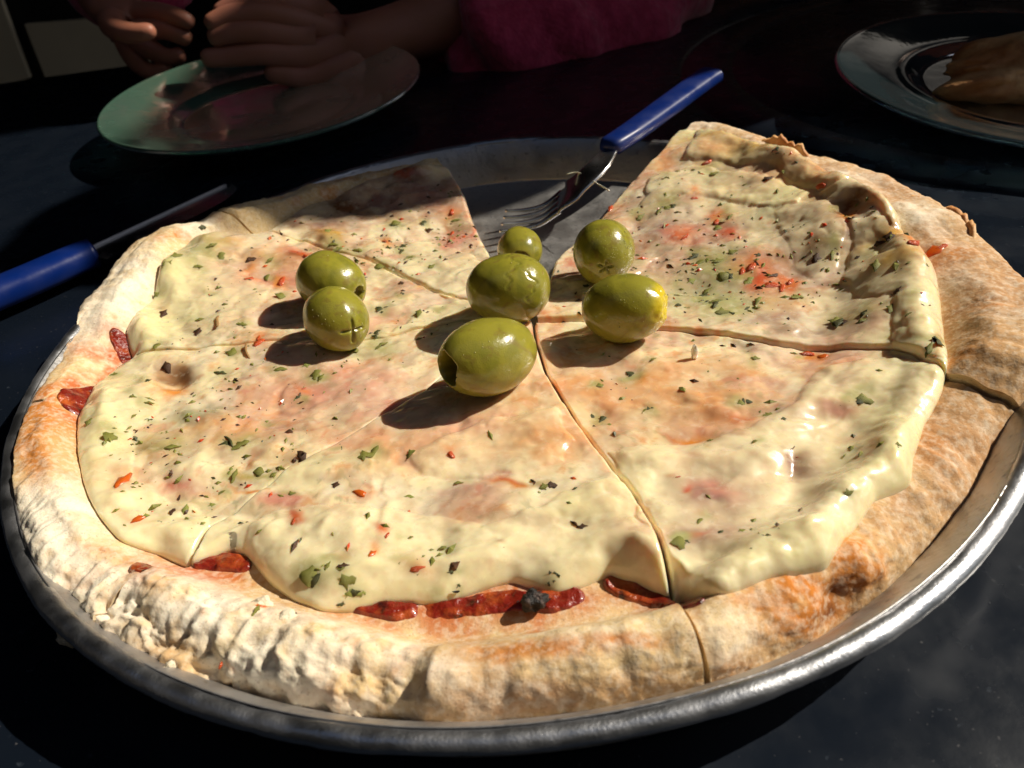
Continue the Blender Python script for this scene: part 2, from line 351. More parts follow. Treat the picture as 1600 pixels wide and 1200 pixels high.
# crust shape by angle: width of the raised band, height of its ridge
_ct = np.array([-81, -60, -45, -27, 0, 20, 40, 60, 101, 120, 137, 160, 177, 200, 222, 240, 255, 270, 279])
_cw = np.array([.020, .026, .032, .033, .036, .034, .030, .026, .022, .024, .026, .028, .026, .026, .028, .028, .021, .020, .020])
_ch = np.array([.0100, .0070, .0065, .0075, .0085, .0075, .0045, .002, .0060, .0075, .0085, .012, .0115, .0105, .0105, .011, .0095, .0105, .0105])
_fl = np.array([0, 0, 0, 0, 0, 0, 0, 0, 0, 0, 0, 0, 0, .1, .7, 1, .6, .05, 0])
def cw(t): return np.interp(t, _ct, _cw)
def chh(t): return np.interp(t, _ct, _ch)
def overR(t): return sst(t, -40, -28)*(1-sst(t, 74, 84))
def overL(t): return sst(t, 88, 96)*(1-sst(t, 146, 172))
def over(t): return overR(t)+overL(t)
def rough_amt(t): return np.interp(t, [-100, 198, 216, 226, 253, 256, 270, 300], [0, 0, .5, 1, 1, .12, .05, 0])
def fold(t): return .0014*np.interp(t, [-100, 236, 254, 256, 262, 400], [0, 0, -1, 1, .3, 0])
def in_rim(x, y): return np.hypot(x-PC[0], y-PC[1])
_ta = np.arange(-200, 500, .25); _rl = []
for t_ in np.radians(_ta):
    d_ = np.array([math.cos(t_), math.sin(t_)]); b_ = d_.dot(PC); _rl.append(b_+math.sqrt(b_*b_-PC.dot(PC)+.1525**2))
_rl = np.array(_rl)
def R_out(t):
    t = np.asarray(t, float); r = R_out0(t); k = sst(t, -28, -12)*(1-sst(t, 60, 72))
    r = r+.0055*sst(t, 92, 100)*(1-sst(t, 134, 158))
    return r*(1-k)+np.maximum(r+.003, np.interp(t, _ta, _rl))*k
def dough_z(th, r, x, y):
    """height of dough under and beside the cheese, inner side of the crust"""
    Ro = R_out(th); wd = cw(th); rin = Ro-wd; a_ = wd*.56
    q = (r-rin)/a_
    z = .0088+.0006*fbm(x, y, .03, 2, 3)
    z = z+.0090*overR(th)*sst(r, .080, .150)+.0068*overL(th)*sst(r, .085, .150)
    z = z+chh(th)*sst(q)*(1+.10*fbm(th*.0026, th*0+.3, .02, 2, 9))
    n = sst(q, .1, .9)
    am = rough_amt(th)
    z = z+n*(.0014*fbm(x, y, .018, 2, 11)+.00035*fbm(x, y, .0032, 3, 12))*(1-.3*am)
    if np.max(am) > 0: z = z+n*am*crumple(x, y)+n*fold(th)
    return z
def crumple(x, y):
    r1 = ridge(x+.002*fbm(x, y, .006, 2, 5), y, .016, 2, 21)
    ph_ = ((x*.9+y*.5)+.011*fbm(x, y, .020, 4, 31))/.015; f_ = ph_-np.floor(ph_); st = f_*(1-sst(f_, .90, 1.0))
    ph_ = ((x*-.3+y*.9)+.008*fbm(x, y, .012, 4, 37))/.010; f_ = ph_-np.floor(ph_); st2 = f_*(1-sst(f_, .88, 1.0))
    return (.0028*(st-.4)+.0014*(st2-.4))*(.6+.5*fbm(x, y, .02, 2, 33))+.0012*fbm(x, y, .008, 4, 34)+.0005*fbm(x, y, .0022, 3, 23)+.0006*np.clip(r1, -1, 1)
def znom(px, py, add=.0042, dry=False):
    """height of the cheese (or, dry, of the bare dough) where that photo pixel falls on it"""
    z = .016
    for _ in range(7):
        p = at(px, py, z); th = math.degrees(math.atan2(p[1], p[0])); th = th+360 if th < A0-12 else th
        zz = float(dough_z(np.array([th]), np.array([math.hypot(p[0], p[1])]), np.array([p[0]]), np.array([p[1]]))[0])+(0 if dry else add)
        z = .45*z+.55*min(max(zz, .008), .028)
    return z
CHE = [(1056, 931), (1000, 910), (950, 896), (900, 917), (867, 925), (800, 905), (771, 912), (733, 925), (687, 940), (640, 938), (592, 940), (546, 952), (500, 950), (458, 934), (420, 908), (397, 880), (380, 862), (348, 857), (318, 868),
       (293, 880), (270, 882), (243, 858), (205, 846), (183, 838), (151, 801), (130, 760), (121, 723), (117, 685), (119, 650), (143, 599), (180, 572), (206, 560), (196, 530), (195, 512), (210, 490), (238, 462), (246, 425), (262, 398), (300, 372), (345, 357), (394, 352),
       (440, 338), (478, 315), (520, 303), (565, 282), (628, 262), (688, 256), (1070, 207), (1120, 207), (1200, 236), (1290, 268), (1345, 298), (1392, 330), (1412, 368), (1440, 392), (1464, 430), (1472, 490), (1477, 530), (1482, 568), (1476, 600), (1448, 650), (1430, 705), (1428, 742), (1370, 768), (1325, 825), (1296, 868), (1205, 888), (1135, 915), (1090, 924), (1066, 918)]
R_che = ring_fn([(x, y, znom(x, y, .0022)) for x, y in CHE], .45)
CUTS = dict(A=[(836, 530), (852, 585), (900, 660), (938, 712), (992, 782), (1022, 842), (1042, 900), (1058, 935), (1085, 965), (1118, 1010), (1126, 1066)],
            B=[(900, 505), (1021, 516), (1134, 528), (1203, 540), (1281, 547), (1390, 556), (1480, 573), (1540, 590), (1600, 606)],
            C=[(866, 415), (900, 378), (940, 342), (985, 292), (1028, 246), (1066, 205)],
            D=[(776, 415), (748, 362), (727, 306), (705, 268), (686, 242)],
            E=[(703, 466), (659, 447), (581, 412), (500, 387), (434, 369), (394, 353), (352, 338)],
            F=[(735, 505), (600, 528), (480, 536), (377, 541), (267, 553), (213, 558), (150, 590), (60, 613)],
            G=[(690, 590), (640, 627), (560, 677), (458, 737), (394, 787), (330, 829), (302, 868), (200, 890), (112, 972)])
def cut_fn(pts):
    L = sorted(pol(x, y, znom(x, y, .003))[::-1] for x, y in pts); r = np.array([l[0] for l in L]); t = np.array([l[1] for l in L])
    return lambda rr: np.interp(rr, np.concatenate([[0], r]), np.concatenate([[t[0]], t]))
CF = {k: cut_fn(v) for k, v in CUTS.items()}
CF['A2'] = lambda rr: CF['A'](rr)+360
# pixels that single out patches on the food, thrown onto a plane at the food's height
_zc = {}
def splat(x, y, px, py, rx, ry, z=None, ang=0, p=2.0, dry=False):
    key = (px, py, rx, ry, z, ang, dry)
    if key not in _zc:
        if z is None: z = znom(px, py, dry=dry)
        c = at(px, py, z)
        ex = (at(px+rx*math.cos(ang), py-rx*math.sin(ang), z)-c)[:2]; ey = (at(px+ry*math.sin(ang), py+ry*math.cos(ang), z)-c)[:2]
        Mi = np.linalg.inv(np.array([ex, ey]).T); _zc[key] = (c[0], c[1], Mi[0, 0], Mi[0, 1], Mi[1, 0], Mi[1, 1])
    cx, cy, a_, b_, c_, d_ = _zc[key]
    dx = x-cx; dy = y-cy; u = a_*dx+b_*dy; v = c_*dx+d_*dy; q = u*u+v*v
    if p != 2.0: q = q**(p/2)
    if q.size < 50: return np.exp(-q)
    o = np.zeros_like(q); m = q < 9; o[m] = np.exp(-q[m]); return o

BUMPS = [  # px, py, rx, ry, height of cheese swellings and hollows
    (1340, 350, 70, 32, .0050), (1320, 352, 32, 12, -.0042), (1400, 440, 65, 60, .0055), (1285, 360, 50, 28, .0035), (1150, 290, 120, 30, .0028), (1290, 310, 60, 16, .0025), (1110, 232, 60, 20, .0035),
    (1050, 300, 50, 24, .0018), (1200, 350, 50, 18, .002), (1180, 400, 70, 14, .0020), (1240, 430, 30, 12, -.0022), (1300, 470, 45, 24, -.002), (1440, 530, 32, 40, .003), (1220, 250, 80, 14, .002),
    (1150, 455, 60, 14, -.0016), (1060, 390, 40, 12, .0014), (1080, 450, 60, 12, -.001), (1330, 520, 60, 14, .002), (1290, 400, 40, 14, .0015), (1180, 515, 60, 10, .0013),
    (1000, 560, 80, 14, .0006), (1130, 620, 70, 24, .0012), (1180, 600, 50, 16, .001), (1060, 655, 90, 14, -.0012), (1240, 640, 110, 24, .0018), (1240, 735, 18, 26, -.002), (1200, 850, 120, 26, .0022), (1390, 700, 45, 50, .0022), (1100, 720, 120, 14, .0016), (1110, 790, 60, 30, -.0008), (1350, 610, 90, 20, .001),
    (1290, 655, 50, 12, -.0012), (1330, 770, 60, 40, .0015),
    (1010, 870, 45, 36, .003), (950, 800, 50, 60, .0012), (880, 620, 30, 20, .0008), (800, 800, 120, 20, .0009), (740, 740, 100, 12, -.0006), (560, 830, 90, 50, .0012), (500, 900, 80, 26, .0015), (900, 870, 60, 20, .0006), (700, 880, 80, 20, .0006), (480, 740, 60, 12, .001),
    (400, 830, 40, 20, .001), (280, 850, 25, 20, .0014), (270, 590, 24, 16, -.0035), (320, 655, 40, 18, .0018), (155, 700, 26, 60, .0025), (165, 620, 22, 25, .0018), (190, 790, 25, 22, .0018), (330, 740, 90, 14, .0009), (215, 815, 20, 10, .001), (420, 720, 60, 12, -.0008),
    (226, 510, 30, 26, .0038), (262, 425, 26, 26, .0028), (330, 372, 34, 12, .003), (480, 405, 80, 12, .001), (400, 470, 100, 18, .0008), (340, 520, 60, 18, .0008), (560, 560, 90, 14, -.0006),
    (520, 372, 34, 12, .0025), (600, 300, 60, 18, .001), (700, 345, 22, 26, -.0014), (620, 420, 60, 12, .0006), (560, 320, 40, 12, -.001), (660, 270, 30, 12, .0012), (430, 350, 40, 8, -.0008),
    (745, 470, 60, 10, .0006), (900, 450, 40, 16, .001), (960, 350, 20, 16, .001), (870, 440, 30, 14, .0012)]
SL = [('A', 'B', .0009, -.0008), ('B', 'C', .0012, .0007), ('D', 'E', .0006, -.0002), ('E', 'F', .0004, .0003), ('F', 'G', .0002, .0000), ('G', 'A2', .0009, .0010)]
LOBES = [(.0015, .0040, [(945, 705), (1000, 692), (1090, 690), (1170, 672), (1225, 636), (1270, 590), (1330, 562), (1400, 560), (1490, 572), (1490, 600), (1460, 650), (1445, 705), (1440, 752), (1380, 780), (1335, 835), (1300, 880), (1205, 900), (1135, 930), (1066, 935), (1040, 890), (1016, 840), (985, 780)]),
         (.0015, .0038, [(1315, 372), (1400, 362), (1440, 388), (1470, 430), (1485, 490), (1490, 560), (1392, 548), (1386, 490), (1335, 480), (1312, 440), (1322, 405)]),
         (.0009, .0040, [(1205, 350), (1240, 334), (1298, 336), (1318, 362), (1310, 398), (1296, 432), (1262, 446), (1240, 420), (1215, 388)]),
         (.0022, .0026, [(1276, 326), (1335, 298), (1398, 322), (1420, 372), (1384, 378), (1366, 350), (1330, 334), (1296, 340)]),
         (.0011, .0022, [(1000, 330), (1016, 292), (1080, 268), (1170, 290), (1236, 302), (1262, 322), (1240, 342), (1190, 338), (1120, 318), (1060, 318)]),
         (.0013, .0024, [(1062, 258), (1090, 205), (1200, 230), (1300, 262), (1346, 292), (1280, 320), (1200, 282), (1120, 262)]),
         (.0009, .0036, [(105, 650), (140, 590), (240, 572), (238, 640), (205, 680), (212, 740), (262, 786), (330, 800), (318, 880), (243, 876), (170, 848), (135, 801), (105, 723)]),
         (.0010, .0034, [(376, 872), (404, 806), (500, 786), (640, 806), (760, 832), (880, 775), (950, 752), (1005, 790), (1050, 890), (1064, 945), (1000, 930), (800, 930), (654, 960), (546, 972), (450, 954), (390, 913)]),
         (.0009, .0036, [(190, 512), (232, 452), (250, 410), (300, 400), (372, 418), (430, 446), (392, 492), (330, 522), (262, 546), (205, 562)]),
         (.0009, .0024, [(560, 402), (640, 376), (716, 386), (770, 418), (786, 446), (700, 462), (620, 430)]),
         (.0007, .0020, [(590, 520), (680, 478), (760, 462), (830, 492), (720, 512)]), (.0009, .0022, [(870, 440), (940, 418), (1000, 404), (1024, 404), (980, 440), (900, 470)]),
         (.0008, .0022, [(640, 700), (760, 660), (860, 650), (900, 690), (880, 730), (760, 745), (660, 735)])]
_lb = []
def lobe(x, y, i, warp=True):
    h_, w_, P = LOBES[i]
    while len(_lb) <= i: _lb.append(np.array([at(a, b, znom(a, b))[:2] for a, b in LOBES[len(_lb)][2]]))
    V = _lb[i]; x = np.asarray(x, float); y = np.asarray(y, float)
    m = (x > V[:, 0].min()-.003) & (x < V[:, 0].max()+.003) & (y > V[:, 1].min()-.003) & (y < V[:, 1].max()+.003)
    o = np.zeros_like(x)
    if not m.any(): return o
    X = x[m]; Y = y[m]; X = X+.0022*fbm(X, Y, .012, 3, 301); Y = Y+.0022*fbm(X, Y, .012, 3, 302)
    d = np.full(X.shape, 9.); ins = np.zeros(X.shape, bool)
    for k in range(len(V)):
        a = V[k]; b = V[(k+1) % len(V)]; e = b-a; t = np.clip(((X-a[0])*e[0]+(Y-a[1])*e[1])/e.dot(e), 0, 1)
        d = np.minimum(d, np.hypot(X-a[0]-t*e[0], Y-a[1]-t*e[1]))
        c = ((a[1] <= Y) != (b[1] <= Y)); ins ^= c & (X < (b[0]-a[0])*(Y-a[1])/(b[1]-a[1]+1e-12)+a[0])
    q = np.where(ins, np.clip(d/w_, 0, 1), 0); o[m] = np.sqrt(1-(1-q)**2)*.8+.2*q*q
    return o
WID = dict(A=.0013, A2=.0013, B=.0010, C=.002, D=.002, E=.0016, F=.0009, G=.0012)
DEP = dict(A=1., A2=1., B=.6, C=1., D=1., E=.6, F=.35, G=.5)
def thick(s, th, r, x, y, gapl=.0005, gapr=.0005):
    """cheese thickness for slice s"""
    l, rr_ = SL[s][0], SL[s][1]
    tl = CF[l](r); tr = CF[rr_](r)
    dl = r*np.sin(np.radians(np.clip(th-tl, 0, 89))); dr = r*np.sin(np.radians(np.clip(tr-th, 0, 89)))
    ds = np.minimum(dl, dr)
    do = np.maximum(R_che(th)-r, 0)
    pf = lambda d, w_: np.sqrt(np.clip(1-(1-np.clip(d/w_, 0, 1))**2, 0, 1))
    lip = .0006*np.exp(-((do-.006)/.005)**2)*(1+.8*fbm(x, y, .012, 2, 77))
    T = (.0044+lip+.0013*fbm(x, y, .026, 2, 41)+.00065*fbm(x+.003*fbm(x, y, .01, 2, 46), y*1.5, .011, 2, 42)+.00022*fbm(x+.001*fbm(x, y, .005, 2, 47), y*1.6, .0042, 2, 44)-.0004*sst(ridge(x+.004*fbm(x, y, .012, 2, 48), y*1.5, .03, 2, 49), .55, .9))
    for (px, py, rx, ry, hh) in BUMPS:
        T = T+hh*splat(x, y, px, py, rx, ry)
    for i_ in range(len(LOBES)): T = T+LOBES[i_][0]*lobe(x, y, i_)
    wa = np.where(dl < dr, WID[l], WID[rr_])
    return T*(1-(1-pf(ds, wa))*np.where(dl < dr, DEP[l], DEP[rr_]))*pf(do, .0092)
def surf(x, y):
    th = math.degrees(math.atan2(y, x))
    r = math.hypot(x, y)
    for s in range(6):
        for k in (0, 360):
            t = th+k; lo = float(CF[SL[s][0]](r)); hi = float(CF[SL[s][1]](r))
            if lo <= t <= hi:
                T = np.array([t]); R_ = np.array([r]); X = np.array([x]); Y = np.array([y])
                z = dough_z(T, R_, X, Y)+SL[s][3]
                if r < float(R_che(t)): z = z+thick(s, T, R_, X, Y)
                return float(z[0]), s
    return .0025, None
def on(px, py):
    z = ZC
    for _ in range(4):
        p = at(px, py, z); zz, s = surf(p[0], p[1]); z = .3*z+.7*zz
    return np.array([p[0], p[1], zz]), s
def normal(p):
    e = .0006
    dx = (surf(p[0]+e, p[1])[0]-surf(p[0]-e, p[1])[0])/(2*e); dy = (surf(p[0], p[1]+e)[0]-surf(p[0], p[1]-e)[0])/(2*e)
    n = np.array([-np.clip(dx, -1.2, 1.2), -np.clip(dy, -1.2, 1.2), 1.]); return n/np.linalg.norm(n)

# ---- food colours (BRN and PURP also paint shade into the right-hand cheese fold)
CREAM = np.array([.90, .76, .48]); PINK = np.array([.66, .30, .21]); PEACH = np.array([.74, .38, .16]); RED = np.array([.62, .07, .02]); GRN = np.array([.36, .36, .20])
TOAST = np.array([.62, .34, .06]); BRN = np.array([.20, .075, .025]); PALE = np.array([.82, .73, .38]); PURP = np.array([.36, .19, .15]); ORG = np.array([.72, .26, .04])
CS = [  # colour splats on the cheese: colour, px, py, rx, ry, weight
    (PINK, 520, 605, 110, 45, .5), (PINK, 440, 560, 70, 25, .3), (PINK, 610, 640, 60, 40, .45), (PINK, 545, 690, 70, 25, .45), (PURP, 560, 640, 50, 22, .2), (TOAST, 170, 592, 30, 10, .5), (BRN, 272, 585, 26, 15, .9), (ORG, 268, 606, 28, 9, .8), (BRN, 318, 650, 14, 14, .3), (GRN, 310, 648, 34, 20, .6), (PALE, 160, 700, 60, 90, .45), (PALE, 180, 600, 50, 40, .4),
    (PINK, 275, 765, 40, 14, .6), (RED, 262, 762, 14, 5, .5), (BRN, 245, 706, 20, 8, .5), (PEACH, 370, 680, 60, 20, .35), (TOAST, 400, 740, 40, 6, .5), (ORG, 405, 767, 24, 3, .9), (PALE, 300, 810, 70, 30, .3), (PEACH, 300, 700, 80, 20, .2),
    (PINK, 440, 787, 34, 20, .75), (RED, 455, 815, 12, 9, .6), (GRN, 500, 720, 60, 18, .3), (PEACH, 650, 700, 120, 40, .35), (PEACH, 860, 690, 100, 34, .5), (ORG, 810, 762, 36, 8, .9), (RED, 800, 758, 26, 5, .5), (PURP, 760, 770, 70, 12, .3), (PURP, 700, 790, 50, 18, .25), (PURP, 690, 800, 80, 20, .25), (PINK, 1000, 850, 60, 20, .25), (RED, 600, 838, 14, 9, .5), (ORG, 584, 874, 14, 9, .5), (PINK, 735, 665, 50, 16, .4), (PEACH, 800, 640, 60, 30, .35), (PURP, 830, 815, 60, 12, .3), (PALE, 600, 900, 100, 30, .3), (PALE, 920, 800, 90, 60, .35), (BRN, 550, 910, 50, 8, .25),
    (PEACH, 970, 610, 130, 50, .6), (GRN, 986, 588, 18, 12, .7), (ORG, 1015, 592, 24, 10, .5), (ORG, 1150, 655, 50, 12, .7), (RED, 1165, 655, 26, 7, .6), (ORG, 1080, 682, 40, 7, .7), (PEACH, 1110, 635, 90, 32, .55), (PEACH, 1130, 570, 90, 18, .5), (ORG, 1270, 552, 30, 7, .7), (PURP, 1110, 780, 60, 36, .55), (PINK, 1120, 770, 26, 14, .5), (PURP, 1080, 850, 44, 30, .6), (RED, 1090, 845, 16, 8, .4), (PURP, 1150, 850, 50, 26, .45), (GRN, 1061, 851, 16, 12, .8), (BRN, 1240, 722, 16, 16, .7), (PURP, 1250, 730, 50, 28, .3), (PINK, 1315, 640, 36, 10, .7), (PINK, 1335, 690, 26, 8, .5), (PINK, 1340, 565, 40, 16, .3), (PALE, 1380, 690, 70, 120, .4), (PALE, 1230, 850, 110, 40, .35), (RED, 1075, 765, 10, 6, .5), (PURP, 1180, 650, 80, 16, .25),
    (PINK, 440, 440, 90, 26, .45), (PEACH, 430, 405, 80, 14, .5), (RED, 475, 398, 24, 7, .7), (BRN, 462, 402, 14, 6, .5), (PINK, 400, 500, 60, 20, .25), (TOAST, 320, 380, 44, 9, .6), (GRN, 290, 385, 36, 12, .6), (BRN, 340, 362, 50, 8, .6), (PALE, 240, 500, 60, 60, .5), (PALE, 280, 430, 50, 30, .4), (ORG, 390, 422, 10, 7, .5), (ORG, 436, 442, 12, 9, .6), (BRN, 205, 516, 5, 8, .4), (PURP, 540, 545, 60, 14, .2),
    (TOAST, 520, 368, 30, 12, .75), (BRN, 500, 372, 12, 8, .5), (PINK, 710, 365, 22, 34, .7), (RED, 700, 362, 5, 26, .45), (RED, 735, 360, 4, 24, .4), (PURP, 600, 300, 110, 30, .6), (BRN, 520, 318, 60, 12, .75), (BRN, 640, 265, 26, 10, .65), (RED, 632, 262, 14, 6, .5), (PINK, 590, 400, 60, 6, .5), (ORG, 600, 377, 8, 5, .9), (PURP, 660, 300, 60, 24, .3), (BRN, 450, 348, 50, 6, .5), (PURP, 490, 345, 60, 10, .5),
    (PURP, 1060, 370, 100, 36, .5), (RED, 1070, 374, 26, 12, .55), (RED, 1122, 346, 16, 8, .7), (RED, 1140, 372, 14, 10, .4), (PURP, 960, 430, 110, 30, .4), (RED, 900, 415, 30, 8, .35), (GRN, 1110, 440, 70, 30, .5), (GRN, 1060, 470, 80, 20, .35), (RED, 1185, 440, 26, 18, .65), (RED, 1225, 450, 18, 20, .8), (ORG, 1200, 470, 40, 16, .35), (PURP, 1230, 400, 60, 22, .25), (PURP, 1290, 450, 70, 36, .25), (BRN, 1325, 346, 42, 14, .65), (ORG, 1335, 360, 24, 5, .8), (PURP, 1250, 350, 60, 24, .15), (TOAST, 1400, 385, 56, 12, .7), (TOAST, 1398, 440, 34, 14, .85), (BRN, 1400, 456, 14, 9, .5), (ORG, 1428, 390, 16, 6, .9), (PALE, 1420, 480, 50, 70, .4),  # BRN and PURP around the fold put its shadow into the colour
    (ORG, 1150, 238, 34, 9, .8), (TOAST, 1180, 246, 40, 8, .5), (PEACH, 1230, 285, 80, 18, .5), (PALE, 1160, 225, 90, 18, .4), (PALE, 1240, 320, 50, 14, .6), (PURP, 1290, 520, 60, 14, .5), (BRN, 1240, 518, 30, 6, .4), (PALE, 1100, 215, 60, 12, .5), (TOAST, 1100, 228, 40, 5, .3), (PALE, 1000, 440, 40, 10, .3), (GRN, 1200, 345, 24, 7, .4), (PURP, 1020, 330, 60, 24, .3), (PALE, 1180, 320, 100, 20, .3), (TOAST, 1460, 545, 8, 20, .6), (BRN, 1300, 395, 30, 8, .35), (GRN, 1150, 475, 60, 14, .4), (PURP, 1180, 500, 120, 12, .35)]
# kind, px, py, length in photo pixels, screen angle in degrees
BIG = """g 173 684 26 60|g 268 700 52 15|o 192 752 46 50|o 216 812 34 25|d 343 583 22 0|g 376 695 34 30|d 352 694 22 -60|t 358 690 30 -55|g 366 745 22 60|g 405 739 18 -10|g 427 742 16 30|d 230 596 14 30|b 262 575 20 -80|g 425 655 15 70|
s 387 551 28 -80|g 362 551 15 60|s 340 502 26 75|b 263 548 18 60|b 256 490 16 50|g 313 500 20 20|g 246 460 14 20|g 246 540 20 60|g 215 560 10 30|g 178 585 14 10|b 145 630 16 30|g 145 625 18 25|g 232 630 18 10|d 232 656 14 20|g 207 620 13 0|g 140 660 14 45|
g 308 417 18 10|g 314 414 14 60|g 345 400 14 80|g 275 400 26 20|g 262 415 22 30|g 330 385 30 20|r 390 436 16 20|r 440 440 20 60|g 440 462 12 70|g 418 433 14 80|d 330 462 10 30|g 378 507 16 0|d 378 507 12 0|b 392 407 18 20|g 420 408 20 30|b 310 518 16 50|r 405 535 22 40|r 404 528 10 70|
g 520 383 22 0|p 512 362 20 30|g 528 389 16 20|b 510 400 14 10|r 480 402 18 -20|g 560 392 22 0|g 592 418 18 10|p 605 431 16 -20|r 601 377 11 0|d 630 384 14 30|d 628 392 12 60|g 640 402 14 20|g 674 417 13 30|b 672 360 10 60|d 614 352 12 0|g 618 350 16 15|d 662 349 14 60|p 590 411 14 60|g 712 345 24 10|r 706 363 12 50|r 706 332 20 70|b 740 384 12 30|
b 627 443 10 0|b 598 432 9 0|d 626 458 12 -20|g 655 489 12 70|d 593 482 14 60|d 596 488 10 10|d 604 479 9 0|b 630 454 8 0|d 692 480 8 0|g 596 528 34 20|g 596 540 28 30|g 553 548 22 30|d 588 522 16 70|b 497 565 20 10|g 438 578 22 10|p 478 572 16 20|g 494 585 26 80|b 458 597 18 20|r 475 607 12 20|d 465 621 14 30|p 421 655 15 60|g 502 590 14 50|b 485 672 16 40|b 452 675 14 10|d 630 566 6 0|
r 705 711 18 -50|r 458 815 15 60|b 471 716 20 -60|b 549 748 22 70|b 525 757 14 60|g 715 755 18 0|g 572 712 26 15|g 586 705 20 60|p 640 710 24 10|d 528 699 14 -30|o 563 770 24 -20|g 658 782 8 0|p 640 777 20 0|b 910 823 20 0|g 693 857 22 30|b 787 862 12 85|d 705 894 14 10|g 674 917 22 20|d 864 901 22 10|d 860 911 18 20|g 765 908 20 30|d 489 908 36 30|g 485 900 30 60|g 512 885 18 60|g 543 908 28 20|d 552 926 24 10|p 545 930 20 60|g 530 890 18 10|r 650 889 30 10|g 628 882 22 20|b 640 896 22 30|b 537 885 22 10|g 642 840 14 30|o 582 865 18 40|d 717 916 10 60|d 534 945 18 10|p 565 930 16 0|g 850 760 18 20|b 862 760 18 10|b 820 755 10 0|d 764 830 8 0|r 605 836 12 60|g 456 772 14 10|g 345 770 16 30|p 330 790 14 20|b 280 778 10 70|d 248 815 11 0|b 270 800 14 60|p 290 796 16 70|p 362 735 16 70|
d 1165 628 22 0|g 1160 630 16 10|d 942 653 16 50|g 1012 642 20 20|d 1017 641 18 10|g 938 602 14 20|g 932 600 10 0|d 925 650 14 10|d 988 584 22 -20|g 1020 562 12 30|g 1350 626 30 -5|d 1342 628 20 10|g 1320 630 14 20|g 1200 648 16 20|g 1110 687 12 0|d 1225 655 10 30|b 1238 708 18 80|g 1062 851 28 0|d 1072 848 20 30|g 1404 697 12 0|g 1094 814 16 60|p 1158 832 14 20|b 1250 800 10 60|g 1325 770 16 20|r 1060 745 12 10|d 1295 770 8 0|p 1192 800 10 0|g 1180 690 14 40|b 1150 680 12 20|
r 1042 250 34 25|r 1106 249 30 10|r 1282 288 34 -5|b 1200 280 18 10|g 1115 272 32 15|g 1035 286 24 25|p 1160 275 10 0|r 953 328 26 60|r 1085 310 14 10|g 1045 325 22 20|g 1030 330 18 50|d 1052 322 16 70|r 1119 348 18 60|b 1130 345 10 60|r 1070 371 22 30|g 1140 341 16 40|g 1123 357 14 20|g 1000 340 20 30|b 1000 350 14 60|
g 1095 410 26 30|g 1118 418 22 -60|d 1090 422 20 20|g 1122 408 20 10|p 1112 405 18 30|d 1140 432 30 -40|g 1129 435 30 -50|g 1105 455 24 30|d 1100 460 20 10|g 1120 470 26 20|d 1118 475 18 60|d 1135 490 34 -5|g 1128 488 28 5|r 1160 425 24 70|r 1175 417 20 50|r 1222 450 30 80|r 1205 446 26 10|r 1235 440 20 60|d 1185 398 14 0|d 1167 482 10 30|g 1246 464 20 20|g 1305 503 26 70|d 1310 505 20 70|g 1345 503 20 10|b 1318 503 18 0|r 1470 388 50 22|o 1462 392 34 10|r 1428 388 30 10|d 1375 380 16 10|b 1375 380 20 0|g 1368 415 20 60|g 1298 350 14 10|b 1232 365 14 20|b 1340 402 10 10|g 1420 409 10 10|g 1448 420 9 0|g 1420 491 14 10|b 1402 455 18 10|r 1440 458 10 0|g 1392 482 12 60|d 1350 490 14 30|g 1300 400 18 80|b 1390 370 16 50|g 1452 545 18 60|d 1465 540 22 50|b 1460 536 12 30|b 1275 402 20 70|p 1170 440 16 30|p 1185 470 20 60|p 1165 500 16 70|r 1260 553 28 0|o 1285 556 20 10|b 1110 380 10 20|g 1145 395 16 10|d 1085 400 14 30|p 1080 440 16 20|d 1060 440 12 20|g 1060 460 16 0|d 1060 477 12 10|p 1075 480 14 0|d 1100 495 10 0|b 1210 430 20 20|g 985 412 16 20|b 905 470 14 10|d 915 447 14 0|d 922 462 14 0|
b 436 366 16 0|d 320 366 14 20|g 1240 552 14 0|p 1290 545 10 0|c 838 934 36 20|c 852 944 30 40|c 812 940 16 30|c 712 925 12 0|o 410 950 26 40|o 452 964 24 20|r 345 1040 16 60|g 400 955 22 60|d 1170 548 14 10|g 1180 560 16 0"""
for t_ in BIG.replace('\n', '').split('|'):
    k_, a_, b_, l_, _q = t_.split(); a_, b_, l_ = float(a_), float(b_), float(l_)
    if k_ in 'gd': CS.append(((.42, .40, .16), a_, b_+1, l_*.85, l_*.5, .42))
    elif k_ in 'ro': CS.append(((.72, .22, .06), a_, b_+1, l_*.8, l_*.5, .34))
    elif k_ in 'b': CS.append(((.40, .20, .09), a_, b_+1, l_*.8, l_*.5, .35))
def mixc(C, c, wgt): return C*(1-wgt[..., None])+np.asarray(c)*wgt[..., None]
